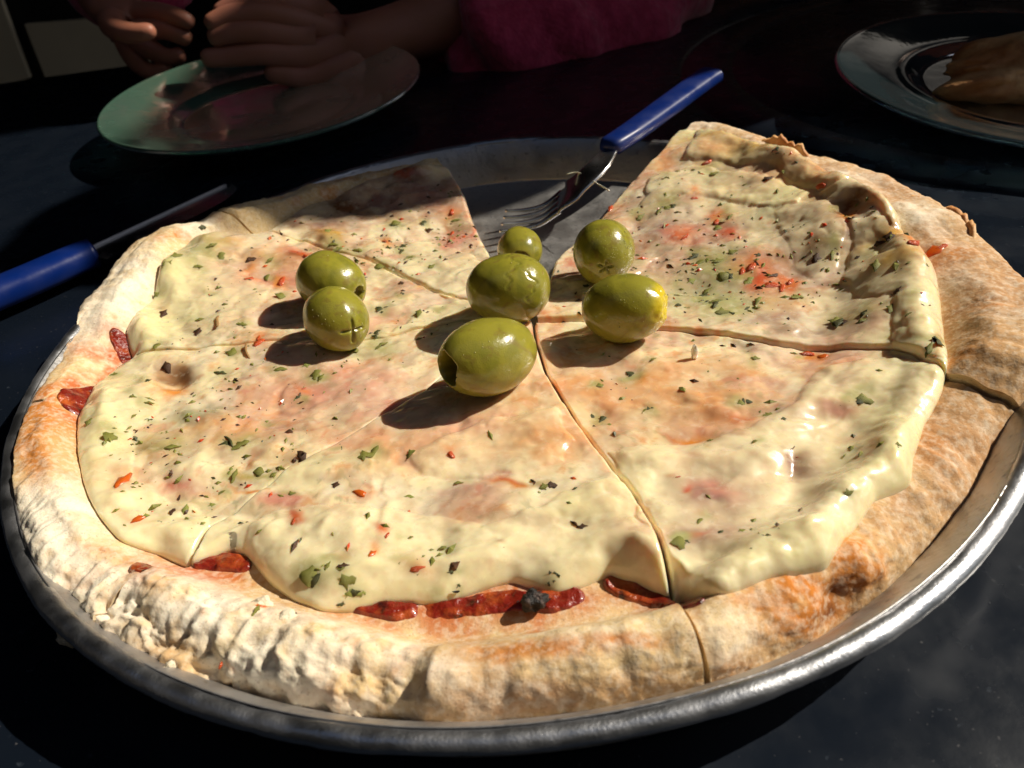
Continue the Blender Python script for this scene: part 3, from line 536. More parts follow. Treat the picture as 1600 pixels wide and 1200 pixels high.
def cheese_col(x, y, do):
    C = np.broadcast_to(CREAM, x.shape+(3,)).copy()
    wx = x+.0022*fbm(x, y, .008, 3, 61); wy = y+.0022*fbm(x, y, .008, 3, 62)
    inner = sst(do, .004, .02)
    n1 = fbm(wx, wy, .018, 3, 63); n2 = fbm(wx, wy, .007, 3, 64); n3 = fbm(wx, wy, .03, 2, 65); n4 = fbm(wx, wy, .004, 3, 68); n5 = fbm(wx*.8, wy*1.4, .013, 3, 69)
    C = mixc(C, PALE, sst(n3, -.2, .8)*.35)
    C = mixc(C, PINK, sst(n1, -.05, .55)*.62*inner); C = mixc(C, np.array([.66, .48, .32]), sst(n5, .15, .75)*.4*inner)
    C = mixc(C, PEACH, sst(n2, .1, .7)*.38*inner)
    C = mixc(C, PURP, sst(fbm(wx, wy, .010, 3, 66), .2, .75)*.38*inner)
    C = mixc(C, RED, sst(fbm(wx, wy, .0045, 3, 67), .55, .8)*.30*inner)
    C = mixc(C, PALE*1.05, sst(n4, .2, .7)*.25); n6 = fbm(wx, wy, .0022, 3, 70)
    C = mixc(C, ORG, sst(n6+.5*n2, .6, .95)*.4*inner*(1-.0)); C = mixc(C, (.34, .33, .16), sst(-n6+.4*n5, .6, .95)*.45*inner); C = mixc(C, np.array([.90, .80, .58]), sst(fbm(wx, wy, .011, 3, 72), .1, .6)*.5)
    lb = np.zeros_like(x)
    for i_ in range(len(LOBES)): lb = np.maximum(lb, lobe(x, y, i_))
    C = mixc(C, np.array([.89, .78, .48]), lb*(.72+.2*n2))
    for (c, px, py, rx, ry, wg) in CS:
        sp = splat(wx, wy, px, py, rx, ry, p=2.2)
        if sp.max() < .02: continue
        C = mixc(C, c, np.clip(sp*wg*(1.4+.6*n2+.4*n4), 0, 1))
    return np.clip(C*(1+.05*n4[..., None]), 0, 1)
FLOUR = np.array([.86, .78, .62]); TAN = np.array([.52, .29, .115]); DOUGH = np.array([.74, .55, .29]); OBRN = np.array([.56, .19, .028]); ROSE = np.array([.50, .28, .135]); DBR = np.array([.12, .035, .012])
KS = [  # colour splats on the crust: colour, px, py, rx, ry, weight, z
    (OBRN, 70, 640, 45, 40, .8), (OBRN, 60, 720, 24, 40, .6), (OBRN, 45, 690, 16, 30, .6), (DOUGH, 95, 690, 22, 40, .6), (OBRN, 105, 620, 40, 12, .6), (OBRN, 105, 745, 16, 22, .35), (FLOUR, 60, 830, 60, 80, 1.0), (FLOUR, 110, 920, 70, 50, .9), (OBRN, 60, 660, 50, 50, .6), (OBRN, 50, 720, 26, 30, .6), (FLOUR, 130, 790, 40, 40, .5), (OBRN, 165, 860, 40, 8, .7), (FLOUR, 300, 960, 70, 40, .9), (FLOUR, 400, 1030, 90, 40, .9), (FLOUR, 200, 950, 50, 40, .6), (OBRN, 300, 900, 120, 8, .4),
    (OBRN, 410, 950, 18, 14, .9), (OBRN, 455, 965, 14, 10, .9), (OBRN, 345, 1040, 6, 8, .9), (OBRN, 500, 1090, 50, 20, .4), (DOUGH, 460, 1000, 30, 50, .5), (OBRN, 620, 1050, 10, 20, .6),
    (FLOUR, 700, 1060, 40, 40, .5), (ROSE, 820, 1090, 200, 40, .75), (OBRN, 830, 1020, 100, 16, .85), (OBRN, 1010, 1010, 100, 10, .75), (DOUGH, 850, 995, 90, 10, .7), (DOUGH, 1070, 1000, 50, 40, .6), (OBRN, 700, 985, 60, 14, .4), (DOUGH, 950, 950, 60, 30, .6), (DOUGH, 900, 985, 200, 14, .4), (TAN, 1000, 1080, 80, 20, .5), (DOUGH, 800, 985, 60, 12, .5),
    (FLOUR, 1150, 990, 50, 40, .55), (ROSE, 1180, 1030, 70, 22, .7), (OBRN, 1330, 850, 60, 50, .85), (OBRN, 1250, 905, 60, 14, .9), (OBRN, 1350, 920, 60, 60, .9), (OBRN, 1290, 940, 60, 40, .8), (DBR, 1345, 905, 34, 20, .8), (DBR, 1310, 955, 34, 20, .85), (DBR, 1350, 945, 24, 14, .9), (OBRN, 1250, 960, 50, 24, .5), (DBR, 1330, 940, 30, 20, .5), (OBRN, 1280, 930, 60, 30, .6), (OBRN, 1150, 930, 40, 12, .4), (OBRN, 1460, 690, 30, 30, .7), (ROSE, 1500, 680, 90, 90, .55), (ROSE, 1420, 800, 50, 40, .6), (OBRN, 1390, 870, 22, 20, .6), (TAN, 1560, 620, 80, 40, .4),
    (ROSE, 1540, 460, 80, 70, .7), (TAN, 1520, 540, 70, 30, .6), (OBRN, 1490, 400, 30, 12, .7), (DBR, 1520, 480, 50, 6, .25), (ROSE, 1450, 360, 50, 30, .4), (OBRN, 1560, 480, 40, 4, .4), (FLOUR, 1400, 340, 80, 20, .5), (FLOUR, 1300, 285, 80, 12, .6), (FLOUR, 1480, 440, 40, 20, .3), (OBRN, 1500, 560, 40, 12, .4),
    (FLOUR, 200, 450, 80, 60, .6), (FLOUR, 150, 510, 50, 50, .5), (OBRN, 100, 565, 30, 12, .4), (OBRN, 180, 497, 5, 3, .5), (DOUGH, 150, 570, 30, 14, .5), (TAN, 90, 590, 20, 12, .5), (OBRN, 276, 368, 5, 3, .8), (FLOUR, 300, 345, 50, 14, .5), (TAN, 600, 268, 80, 6, .5), (OBRN, 545, 277, 16, 4, .7), (DOUGH, 140, 640, 30, 30, .3)]
def crust_col(x, y, th, q, outer):
    C = np.broadcast_to(DOUGH*.97, x.shape+(3,)).copy()
    n1 = fbm(x, y, .02, 4, 81); n2 = fbm(x, y, .006, 4, 82); n3 = fbm(x, y, .0022, 3, 83)
    C = mixc(C, TAN, sst(n1+.4*n2, -.2, .6)*.7)
    C = mixc(C, OBRN, sst(n2+.5*n1, .35, .9)*.6)
    C = mixc(C, ROSE, sst(outer, .2, .8)*.35)
    k_ = sst(th, -70, -40)*(1-sst(th, 62, 80)); C = mixc(C, ROSE, k_*(.75+.3*n1)); C = mixc(C, FLOUR, k_*sst(th, 10, 40)*.4*sst(n2, -.4, .6))
    for t in KS:
        c, px, py, rx, ry, wg = t[:6]
        sp = splat(x, y, px, py, rx, ry, p=2.4, dry=True)
        if sp.max() < .02: continue
        C = mixc(C, c, np.clip(sp*wg*(1.3+.8*n2+.5*n3), 0, .96))
    C = mixc(C, FLOUR, np.clip(sst(n2+.6*n3, .1, .9)*.28*sst(q, .2, .8), 0, 1))
    C = mixc(C, TAN, sst(n3, .3, .9)*.25)
    for (_, px, py, rx, ry, hh, _p) in SAUCE[::2]:
        sp = splat(x, y, px, py, rx*1.5, ry*1.9, dry=True)
        if sp.max() > .05: C = mixc(C, (.50, .11, .025), np.clip(sp*hh*(.55+.8*n2), 0, .85))
    rm = rough_amt(th)*sst(q, .1, .6)
    C = mixc(C, FLOUR*1.03, rm*.55*sst(n2+.3*n3, -.6, .3))
    C = mixc(C, OBRN, rm*sst(fbm(x, y, .009, 3, 85), .55, .9)*.4)
    return np.clip(C, 0, 1)

def build_slice(s, label):
    ln, rn, gap, dz = SL[s]
    lo, hi = CF[ln], CF[rn]
    gl = gap if s in (0, 5) else .0004
    mid = math.radians((float(lo(.08))+float(hi(.08)))/2)
    root = empty('pizza_slice', (.08*math.cos(mid), .08*math.sin(mid), .0024), label, 'pizza slice', 'pizza slices in the pan')
    # ---------------- crust and dough: one skin, cut sides and underside
    nu = 360 if s == 1 else 200
    U = np.linspace(0, 1, nu)
    def ang(u, r):
        tl = lo(r); th_ = hi(r); g_ = np.degrees(np.arcsin(np.clip((.0007 if s in (0, 5) else .0004)/np.maximum(r, 1e-5), 0, .35)))
        tl = tl+g_; th_ = th_-g_
        return tl+(th_-tl)*u
    thm = ang(U[:, None], np.full((1, 1), .13))            # angle used for the profile
    Ro = R_out(thm)-.0; wd = cw(thm); rin = Ro-wd; rpk = rin+wd*.56
    k1 = np.linspace(.02, 1, 26)[None]; k2 = np.linspace(0, 1, 56)[None][:, 1:]
    ra = np.concatenate([rin*k1, rin+(rpk-rin)*k2], 1)
    TH = ang(U[:, None], ra); X = ra*np.cos(np.radians(TH)); Y = ra*np.sin(np.radians(TH))
    Z = dough_z(TH, ra, X, Y)+dz
    Cc = crust_col(X, Y, TH, (ra-rin)/(rpk-rin), np.zeros_like(ra))
    # burnt hollow where the rim collapsed (slice by the lower right)
    Z = Z-.0035*splat(X, Y, 1330, 900, 44, 34, dry=True)
    # outer half, rolled over
    ph = np.linspace(0, 1, 50)[None][:, 1:]*pi/2*1.0
    ao = Ro-rpk
    ztop = dough_z(TH[:, -1:], ra[:, -1:], X[:, -1:], Y[:, -1:])+dz
    ro = rpk+ao*np.sin(ph)**.9; 
    THo = ang(U[:, None], ro)
    xo = ro*np.cos(np.radians(THo)); yo = ro*np.sin(np.radians(THo))
    pd = in_rim(Ro*np.cos(np.radians(thm)), Ro*np.sin(np.radians(thm)))
    zb = .0028+sst(pd, .136, .147)*.0175*over(thm)
    cz = np.cos(ph)
    zo = zb+(ztop-zb)*cz**.75
    sarc = rpk+np.cumsum(np.hypot(np.diff(ro, axis=1, prepend=rpk), np.diff(zo, axis=1, prepend=ztop)), 1)
    sx = sarc*np.cos(np.radians(THo)); sy = sarc*np.sin(np.radians(THo))
    am = rough_amt(THo)
    fade = sst(ph/pi*2, 0, .25)
    dn = (.0013*fbm(sx, sy, .018, 2, 111)+.00035*fbm(sx, sy, .0032, 3, 112))*fade+(am*crumple(sx, sy)*fade+fold(THo)*fade if am.max() > 0 else 0)
    dn = dn-(.0004*np.clip(ridge(sx, sy, .016, 2, 120)-.75, 0, 1)*3)*fade*(1-.4*am)
    dn = dn-.0035*splat(xo, yo, 1330, 900, 44, 34, dry=True)
    dn0 = dn*sst(1-ph/pi*2, -.3, .35)
    zo = zo+dn0*cz; ro2 = ro+dn0*np.sin(ph)
    xo2 = ro2*np.cos(np.radians(THo)); yo2 = ro2*np.sin(np.radians(THo))
    # keep it inside the pan wall where it lies low
    dx = xo2-PC[0]; dy = yo2-PC[1]; dd = np.hypot(dx, dy); ov = over(THo); lim = (.1372+np.clip((zo-.003)/.012, 0, 1)*(.0090+.0060*sst(THo, 98, 102)*(1-sst(THo, 160, 175))))*rimf(np.arctan2(dy, dx)).reshape(dx.shape)/1.0+ov*.03
    kk = np.minimum(1, lim/dd); xo2 = PC[0]+dx*kk; yo2 = PC[1]+dy*kk
    Co = crust_col(sx, sy, THo, np.ones_like(ro), sst(ph/pi*2+0*ro, .1, .9))
    top = np.concatenate([np.stack([X, Y, Z], -1), np.stack([xo2, yo2, zo], -1)], 1)
    tcol = np.concatenate([Cc, Co], 1)
    nv = top.shape[1]
    V = [top.reshape(-1, 3)]; Q = [grid_q(nu, nv)]; Cl = [tcol.reshape(-1, 3)]; off = nu*nv
    for side in (0, nu-1):
        P = top[side]; nw = 9; lv = np.linspace(0, 1, nw)[None, :, None]
        bot = P.copy(); bot[:, 2] = np.minimum(P[:, 2], .0024+sst(in_rim(P[:, 0], P[:, 1]), .136, .147)*.0175*over(np.full(len(P), float(thm[side, 0]))))
        G = P[:, None]*(1-lv)+bot[:, None]*lv
        inw = np.array([-math.sin(math.radians(float(ang(U[side], np.array(.08))))), math.cos(math.radians(float(ang(U[side], np.array(.08))))), 0])*(1 if side == 0 else -1)
        rr_ = np.hypot(G[..., 0], G[..., 1])
        G = G+inw*((.0007*np.abs(fbm(rr_, G[..., 2], .003, 3, 140+s))+.0003)*np.sin(lv[..., 0]*pi))[..., None]
        cc = np.broadcast_to(np.array([.76, .58, .33]), G.shape).copy()
        cc = mixc(cc, TAN, sst(fbm(rr_, G[..., 2], .004, 3, 150), -.1, .7)*.8); cc = mixc(cc, OBRN, sst(lv[..., 0]+0*rr_, .75, 1)*.6)
        V.append(G.reshape(-1, 3)); Cl.append(cc.reshape(-1, 3)); Q.append(grid_q(nv, nw, off, flip=(side == 0))); off += nv*nw
    bt = top[::8, ::4].copy(); bt = np.concatenate([bt, top[::8, -1:]], 1); bt[..., 2] = .0024+sst(in_rim(bt[..., 0], bt[..., 1]), .136, .147)*.0172*over(thm[::8])
    V.append(bt.reshape(-1, 3)); Cl.append(np.broadcast_to(OBRN, bt.shape).reshape(-1, 3)); Q.append(grid_q(bt.shape[0], bt.shape[1], off, flip=True))
    link('crust', mesh_np('crust', np.vstack(V), np.vstack(Q), np.vstack(Cl)), M_crust, root)
    # ---------------- cheese
    nu, nv = (340 if s == 1 else 200), 240
    U = .5-.5*np.cos(np.linspace(0, pi, nu)); U = .5*U+.5*np.linspace(0, 1, nu)
    Vv = np.linspace(0.01, 1, nv); Vv = 1-(1-Vv)**1.35
    def angc(u, r, g_=None):
        g1, g2 = [np.degrees(np.arcsin(np.clip((.0003 if n_ in ('A', 'A2') else .00004)/np.maximum(r, 1e-5), 0, .3))) for n_ in (ln, rn)]; a1 = lo(r)+g1; a2 = hi(r)-g2
        return a1+(a2-a1)*u
    th0 = angc(U[:, None], np.full((1, 1), .10))
    r = R_che(th0)*Vv[None]; TH = angc(U[:, None], r); r = R_che(TH)*Vv[None]
    X = r*np.cos(np.radians(TH)); Y = r*np.sin(np.radians(TH))
    do = R_che(TH)-r
    Z = dough_z(TH, r, X, Y)+dz+thick(s, TH, r, X, Y)
    skirt = (Vv[None] > .9995)+0*U[:, None]+((U[:, None] < 1e-6)+(U[:, None] > 1-1e-6))
    Z = Z-.0012*(skirt > 0)
    C = cheese_col(X, Y, do)
    link('cheese', mesh_np('cheese', np.stack([X, Y, Z], -1).reshape(-1, 3), grid_q(nu, nv), C.reshape(-1, 3)), M_cheese, root)
    # ---------------- tomato sauce showing between cheese and crust
    sp = [t for t in SAUCE if t[0] == s]
    for pid in sorted(set(t[6] for t in sp)):
        nu, nv = 300, 110
        U = np.linspace(0.002, .998, nu)[:, None]; r = R_che(angc(U, .1))-.012+np.linspace(0, 1, nv)[None]*.030
        TH = angc(U, r); X = r*np.cos(np.radians(TH)); Y = r*np.sin(np.radians(TH))
        wgt = 0
        for (_, px, py, rx, ry, hh, _p) in [t for t in sp if t[6] == pid]:
            wgt = np.maximum(wgt, splat(X, Y, px, py, rx, ry, p=3, dry=True)*hh)
        wgt = wgt*(1+.55*fbm(X, Y, .009, 3, 91))
        Z = dough_z(TH, r, X, Y)+dz-.0020+.0041*np.minimum(wgt, .68)+.0005*fbm(X, Y, .0042, 3, 92)*sst(wgt, .3, .6)
        q_ = grid_q(nu, nv); wq = wgt.reshape(-1)[q_].max(1); q_ = q_[wq > .2]
        used = np.unique(q_); remap = -np.ones(nu*nv, int); remap[used] = np.arange(len(used))
        link('tomato_sauce', mesh_np('tomato_sauce', np.stack([X, Y, Z], -1).reshape(-1, 3)[used], remap[q_]), M_sauce, root)
    return root
SAUCE = []
for s_, w_, hh, pts in ((5, 24, 1, [(570, 948), (620, 958), (680, 958), (740, 952), (800, 944), (860, 946), (905, 934)]), (5, 22, 1, [(965, 918), (1000, 930), (1040, 944), (1064, 950)]), (5, 20, 1, [(318, 884), (350, 884), (385, 888)]),
                        (4, 18, 1, [(222, 888), (255, 896), (290, 898), (318, 888)]), (4, 17, 1.1, [(118, 636), (128, 618), (146, 600), (172, 584), (205, 570)]), (3, 15, 1.1, [(205, 566), (200, 548), (192, 538)]),
                        (0, 16, .9, [(1066, 944), (1095, 936)])):
    PIDX = len(SAUCE) and SAUCE[-1][6]+1
    for (x0, y0), (x1, y1) in zip(pts[:-1], pts[1:]):
        n_ = max(2, int(math.hypot(x1-x0, y1-y0)/10))
        for k_ in range(n_): SAUCE.append((s_, x0+(x1-x0)*k_/n_, y0+(y1-y0)*k_/n_, w_*1.15, w_*.8, hh, PIDX))
SAUCE = SAUCE[:]
LBL = ['pizza slice at the lower right with thick pale cheese flowing onto a scorched orange crust',
       'wide double pizza slice at the right with folded bubbly cheese and a smooth tan crust',
       'pizza slice at the top left beside the fork gap, its outer half in shade',
       'pizza slice at the left under the knife, with a smooth white floured crust',
       'pizza slice at the lower left, heavily sprinkled with herbs, between floury and toasted crust',
       'pizza slice nearest the viewer with charred sauce along its crust and smooth cheese']
ROOTS = [build_slice(s, LBL[s]) for s in range(6)]
#PART2
# ------------------------------------------------------------------ olives
def olive(px, py, L, W, ax, hole, label, seed, feats=(), lift=0, grain=0):
    """px,py = centre in the photo; L,W half length and half width; ax = direction of the pit-hole end; hole = (radius, depth)"""
    ax = Vector(ax).normalized(); hz = math.sqrt((L*ax.z)**2+(W*math.hypot(ax.x, ax.y))**2)
    z = .024
    for _ in range(6):
        p = at(px, py, z); z0, _s_ = surf(p[0], p[1]); z = z0+hz*.93+lift
    c = np.array([p[0], p[1], z])
    nu, nv = 144, 96
    t = np.linspace(0, pi, nv); t = pi*(.5-.5*np.cos(np.linspace(0, pi, nv)))*.35+t*.65
    a = np.arange(nu)/nu*2*pi; T, A_ = np.meshgrid(t, a)
    X = np.sin(T)*np.cos(A_); Y = np.sin(T)*np.sin(A_); Zz = np.cos(T)
    rr = 1+.035*vn(X*1.1+seed, Y*1.1+Zz*1.5, seed)+.018*vn(X*2.6+seed, Zz*2.4+Y*2, seed+1)
    wv = np.power(np.clip(np.sin(T), 0, 1), .92)*W*rr; zz = np.sign(Zz)*np.abs(Zz)**1.0*L*rr
    PX = wv*np.cos(A_); PY = wv*np.sin(A_); PZ = zz
    rho = wv
    C = np.broadcast_to(np.array([.27, .245, .030]), X.shape+(3,)).copy()
    n1 = fbm(A_*.3+seed, T, .35, 3, seed+5); n2 = fbm(X*.5+seed, Zz*.5+Y*.3, .12, 3, seed+6)
    C = mixc(C, (.155, .155, .018), sst(n1, -.1, .8)*.6); C = mixc(C, (.33, .30, .03), sst(n2, .1, .8)*.5); C = mixc(C, (.20, .13, .03), sst(fbm(X*.5+seed*3, Zz*.5-Y*.4, .09, 3, seed+8), .5, .8)*.5)
    if hole:
        hr, hd = hole[:2]; yel = hole[2] if len(hole) > 2 else 0
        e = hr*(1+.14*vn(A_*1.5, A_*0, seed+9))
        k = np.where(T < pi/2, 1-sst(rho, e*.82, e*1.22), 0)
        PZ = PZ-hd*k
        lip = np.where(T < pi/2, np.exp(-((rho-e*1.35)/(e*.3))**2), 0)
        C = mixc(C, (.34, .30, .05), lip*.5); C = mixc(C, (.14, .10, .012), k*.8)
        if yel:
            yk = np.where(T < pi/2, sst(1-rho/(W*.75), 0, .35), 0); C = mixc(C, (.62, .48, .02), yk*.95)
            PZ = PZ+.0005*fbm(X, Y, .22, 2, 4)*yk
    for (kind, fa, ft, sz) in feats:      # cracks and crosses given by angle about the axis and from the pole
        cx, cy, cz = math.sin(ft)*math.cos(fa), math.sin(ft)*math.sin(fa), math.cos(ft)
        e1 = np.array([-math.sin(fa), math.cos(fa), 0]); n0 = np.array([cx, cy, cz]); e2 = np.cross(n0, e1)
        u = X*e1[0]+Y*e1[1]+Zz*e1[2]; v = X*e2[0]+Y*e2[1]+Zz*e2[2]; fr = X*cx+Y*cy+Zz*cz > 0
        d = np.hypot(u, v); an = np.arctan2(v, u)
        if kind == 'star':
            gk = np.where(fr, np.exp(-(d*np.abs(np.sin(an*2.5+.4))/(.30*sz))**2)*(1-sst(d, sz*.7, sz*1.05)), 0)
        elif kind == 'cross':
            gk = np.where(fr, np.exp(-(d*np.abs(np.sin(an*2+.5))/(.22*sz))**2)*(1-sst(d, sz*.7, sz*1.1)), 0)
        else:
            gk = np.where(fr, np.exp(-((v+.35*u*u+.09*np.sin(u*9+seed)+.05*np.sin(u*23))/.022)**2)*(1-sst(np.abs(u), sz*.7, sz)), 0)
        dep = .0008 if kind != 'crack' else .0004
        sc_ = 1-gk*dep/W*1.0
        PX, PY, PZ = PX*sc_, PY*sc_, PZ*sc_; C = mixc(C, (.10, .10, .012), gk*.4)
    C = np.clip(C, 0, 1)
    z_ = ax; x_ = Vector((0, 0, 1)).cross(z_).normalized() if abs(z_.z) < .95 else Vector((1, 0, 0)); y_ = z_.cross(x_)
    Rm = np.array([x_, y_, z_]).T
    V = np.stack([PX, PY, PZ], -1).reshape(-1, 3)@Rm.T
    me = mesh_np('olive', V, grid_q(nu, nv, wrap=True), C.reshape(-1, 3)); me.materials.append(M_olive)
    o = bpy.data.objects.new('green_olive', me); o.location = c; col.objects.link(o)
    tag(o, label, 'olive', 'green olives on the pizza')
    if grain:
        rg = random.Random(seed); m = MB()
        for _ in range(grain):
            d = Vector((rg.gauss(.25, .45), rg.gauss(-.75, .4), rg.gauss(.35, .45))).normalized()
            q = Rm.T@np.array(d); s_ = 1/math.sqrt((q[0]**2+q[1]**2)/W**2+q[2]**2/L**2)
            p0 = np.array(d)*s_*1.004; r0 = rg.uniform(.00008, .00022)
            m.add(p0+np.array([[r0, 0, 0], [-r0, 0, 0], [0, r0, 0], [0, -r0, 0], [0, 0, r0], [0, 0, -r0]]), [], [[0, 2, 4], [2, 1, 4], [1, 3, 4], [3, 0, 4], [2, 0, 5], [1, 2, 5], [3, 1, 5], [0, 3, 5]])
        me = m.mesh('salt_grain'); me.materials.append(M_grain); so_ = bpy.data.objects.new('seasoning_grain', me); col.objects.link(so_); so_.parent = o; so_['kind'] = 'stuff'
    return o
M_grain = mat('seasoning_grain', (.55, .52, .22), rough=.6)
olive(812, 392, .0105, .0089, (-.05, -.9, .12), (.0029, .0042), 'green olive with pit hole facing front, half hidden behind the cracked olive', 3)
olive(944, 394, .0106, .0104, (-.25, -.9, -.35), None, 'round green olive with a small star cut, speckled with salt, beside the fork gap', 11, feats=(('star', 1.2, .35, .26),), grain=170)
olive(795, 451, .0135, .0111, (.93, -.2, .08), None, 'green olive with cracked wrinkled skin lying in the middle of the pizza', 5, feats=(('crack', 1.9, 1.25, .8), ('crack', 2.6, .8, .5), ('crack', 1.2, .9, .4)), grain=25)
olive(976, 481, .0129, .0103, (.86, -.42, .16), (.0032, .0006, 1), 'green olive with a torn yellow end at its right, lying by the right-hand cut', 7, grain=25)
olive(518, 441, .0128, .0104, (.80, -.58, -.16), (.0022, .0024), 'rear green olive of the touching pair at the left, with a notched end', 9, grain=10)
olive(526, 498, .0113, .0100, (.55, -.80, -.24), None, 'front green olive of the touching pair at the left, split by a cross cut', 13, feats=(('cross', 1.6, .28, .40),), grain=25)
olive(762, 557, .0146, .0108, tuple(-RT*.76-UP*.27-_f*.50), (.0040, .0066), 'largest green olive, nearest the viewer, with its round pit hole facing left', 17, feats=(('crack', 2.2, 1.2, .35),), grain=25)

# ------------------------------------------------------------------ herb flakes and bits on the cheese
def leaf_mesh(name, kind, seed, mt):
    r_ = random.Random(seed); m = MB(); n = 7
    if kind == 'leaf':      # a curled, ragged bit of leaf, unit length along x
        P = np.linspace(-.5, .5, n); wd = np.array([.03, .16, .26, .30, .24, .14, .02])*r_.uniform(.6, 1.25); rows = []
        cu = r_.uniform(-.25, .35); be = r_.uniform(-.2, .3)
        for i, x in enumerate(P):
            w1 = wd[i]*r_.uniform(.35, 1.5); w2 = wd[i]*r_.uniform(.35, 1.5); z0 = cu*(1-4*x*x)*.5+r_.uniform(-.04, .06)
            rows.append([(x, -w1, z0+be*w1+r_.uniform(-.03, .05)), (x+r_.uniform(-.03, .03), 0, z0+.02), (x, w2, z0+be*w2*r_.uniform(-.5, 1.3)+.02)])
        V = np.array(rows).reshape(-1, 3); V2 = V-np.array([0, 0, .025]); N = len(V)
        Q = []
        for i in range(n-1):
            for j in range(2): a = i*3+j; Q += [[a, a+3, a+4, a+1], [N+a+1, N+a+4, N+a+3, N+a]]
            Q += [[i*3, N+i*3, N+i*3+3, i*3+3], [i*3+2, i*3+5, N+i*3+5, N+i*3+2]]
        m.add(np.vstack([V, V2]), Q)
    elif kind == 'stick':
        P = np.array([(x, .05*math.sin(x*5+seed), .04*math.cos(x*4)) for x in np.linspace(-.5, .5, 6)]); m.sweep(P, [.05, .07, .06, .07, .06, .03], [.04, .06, .05, .06, .05, .03], n=6)
    else:                   # chunky flake (chili, carrot): ragged slab
        k = 9; a = np.arange(k)/k*2*pi; R_ = np.array([.5*r_.uniform(.55, 1.1) for _ in range(k)]); sy = r_.uniform(.4, .7)
        ring = lambda f, z: np.stack([R_*f*np.cos(a), R_*f*np.sin(a)*sy, z+np.array([r_.uniform(-.05, .05) for _ in range(k)])], -1)
        V = np.vstack([ring(.95, -.1), ring(1.0, .02), ring(.8, .13), [[0, 0, .17+r_.uniform(-.06, .06)]], [[0, 0, -.1]]])
        Q = [[i*k+j, i*k+(j+1) % k, (i+1)*k+(j+1) % k, (i+1)*k+j] for i in range(2) for j in range(k)]
        m.add(V, Q, [[2*k+j, 2*k+(j+1) % k, 3*k] for j in range(k)]+[[(j+1) % k, j, 3*k+1] for j in range(k)])
    me = m.mesh(name); me.materials.append(mt); return me
KIND = dict(g=('herb_flake', 'leaf', 0), d=('herb_flake', 'leaf', 1), b=('herb_flake', 'leaf', 2), p=('herb_flake', 'leaf', 3), r=('chili_flake', 'chip', 4), s=('herb_stem', 'stick', 5), o=('carrot_bit', 'chip', 6), t=('herb_stem', 'stick', 1), c=('charred_bit', 'chip', 7))
MM = M_herbs+[M_char]
LM = {k: [leaf_mesh(v[0], v[1], 10*i+j, MM[v[2]]) for j in range(9)] for i, (k, v) in enumerate(KIND.items())}
def frame_at(p, ang, tilt=(0, 0)):
    n = normal(p); t = np.array([math.cos(ang), math.sin(ang), 0]); t = t-n*t.dot(n); t /= np.linalg.norm(t); b_ = np.cross(n, t)
    n2 = n+t*tilt[0]+b_*tilt[1]; n2 /= np.linalg.norm(n2); t = t-n2*t.dot(n2); t /= np.linalg.norm(t); b_ = np.cross(n2, t)
    return np.array([t, b_, n2]).T
# kind, px, py, length in photo pixels, screen angle in degrees
cnt = 0
for t in BIG.replace('\n', '').split('|'):
    k, px, py, ln, an = t.split(); px, py, ln, an = float(px), float(py), float(ln), math.radians(float(an))
    p, s_ = on(px, py)
    if s_ is None: continue
    e1 = at(px+math.cos(an), py-math.sin(an), p[2])-at(px, py, p[2]); L_ = min(np.linalg.norm(e1)*ln*1.05, {'o': .0075, 'r': .006, 's': .008, 't': .007, 'c': .007}.get(k, .0052)); wa = math.atan2(e1[1], e1[0])
    # foreshortened lengths: keep flakes plausible
    me = LM[k][cnt % 9]; o = bpy.data.objects.new(KIND[k][0], me); col.objects.link(o)
    Fm = frame_at(p, wa, (rnd.uniform(-.15, .15), rnd.uniform(-.35, .1)))
    hs = {'s': 1, 't': 1, 'c': .9, 'r': .75, 'o': .6}.get(k, .8)
    px_mm = np.linalg.norm(at(px+1, py, p[2])-p[:3]*[1, 1, 1]) if False else 1
    S = np.diag([L_, L_*rnd.uniform(.7, 1.1), L_*hs])
    lift = {'s': .0002, 't': .0002, 'c': .0006, 'r': -.0001, 'o': .0}.get(k, -.00012)
    Mx = Matrix.Identity(4)
    A3 = Fm@S
    for i in range(3):
        for j in range(3): Mx[i][j] = A3[i, j]
        Mx[i][3] = (p+Fm[:, 2]*lift)[i]
    root = ROOTS[s_]; o.parent = root; o.matrix_parent_inverse = Matrix.Translation(root.location).inverted(); o.matrix_basis = Mx
    cnt += 1
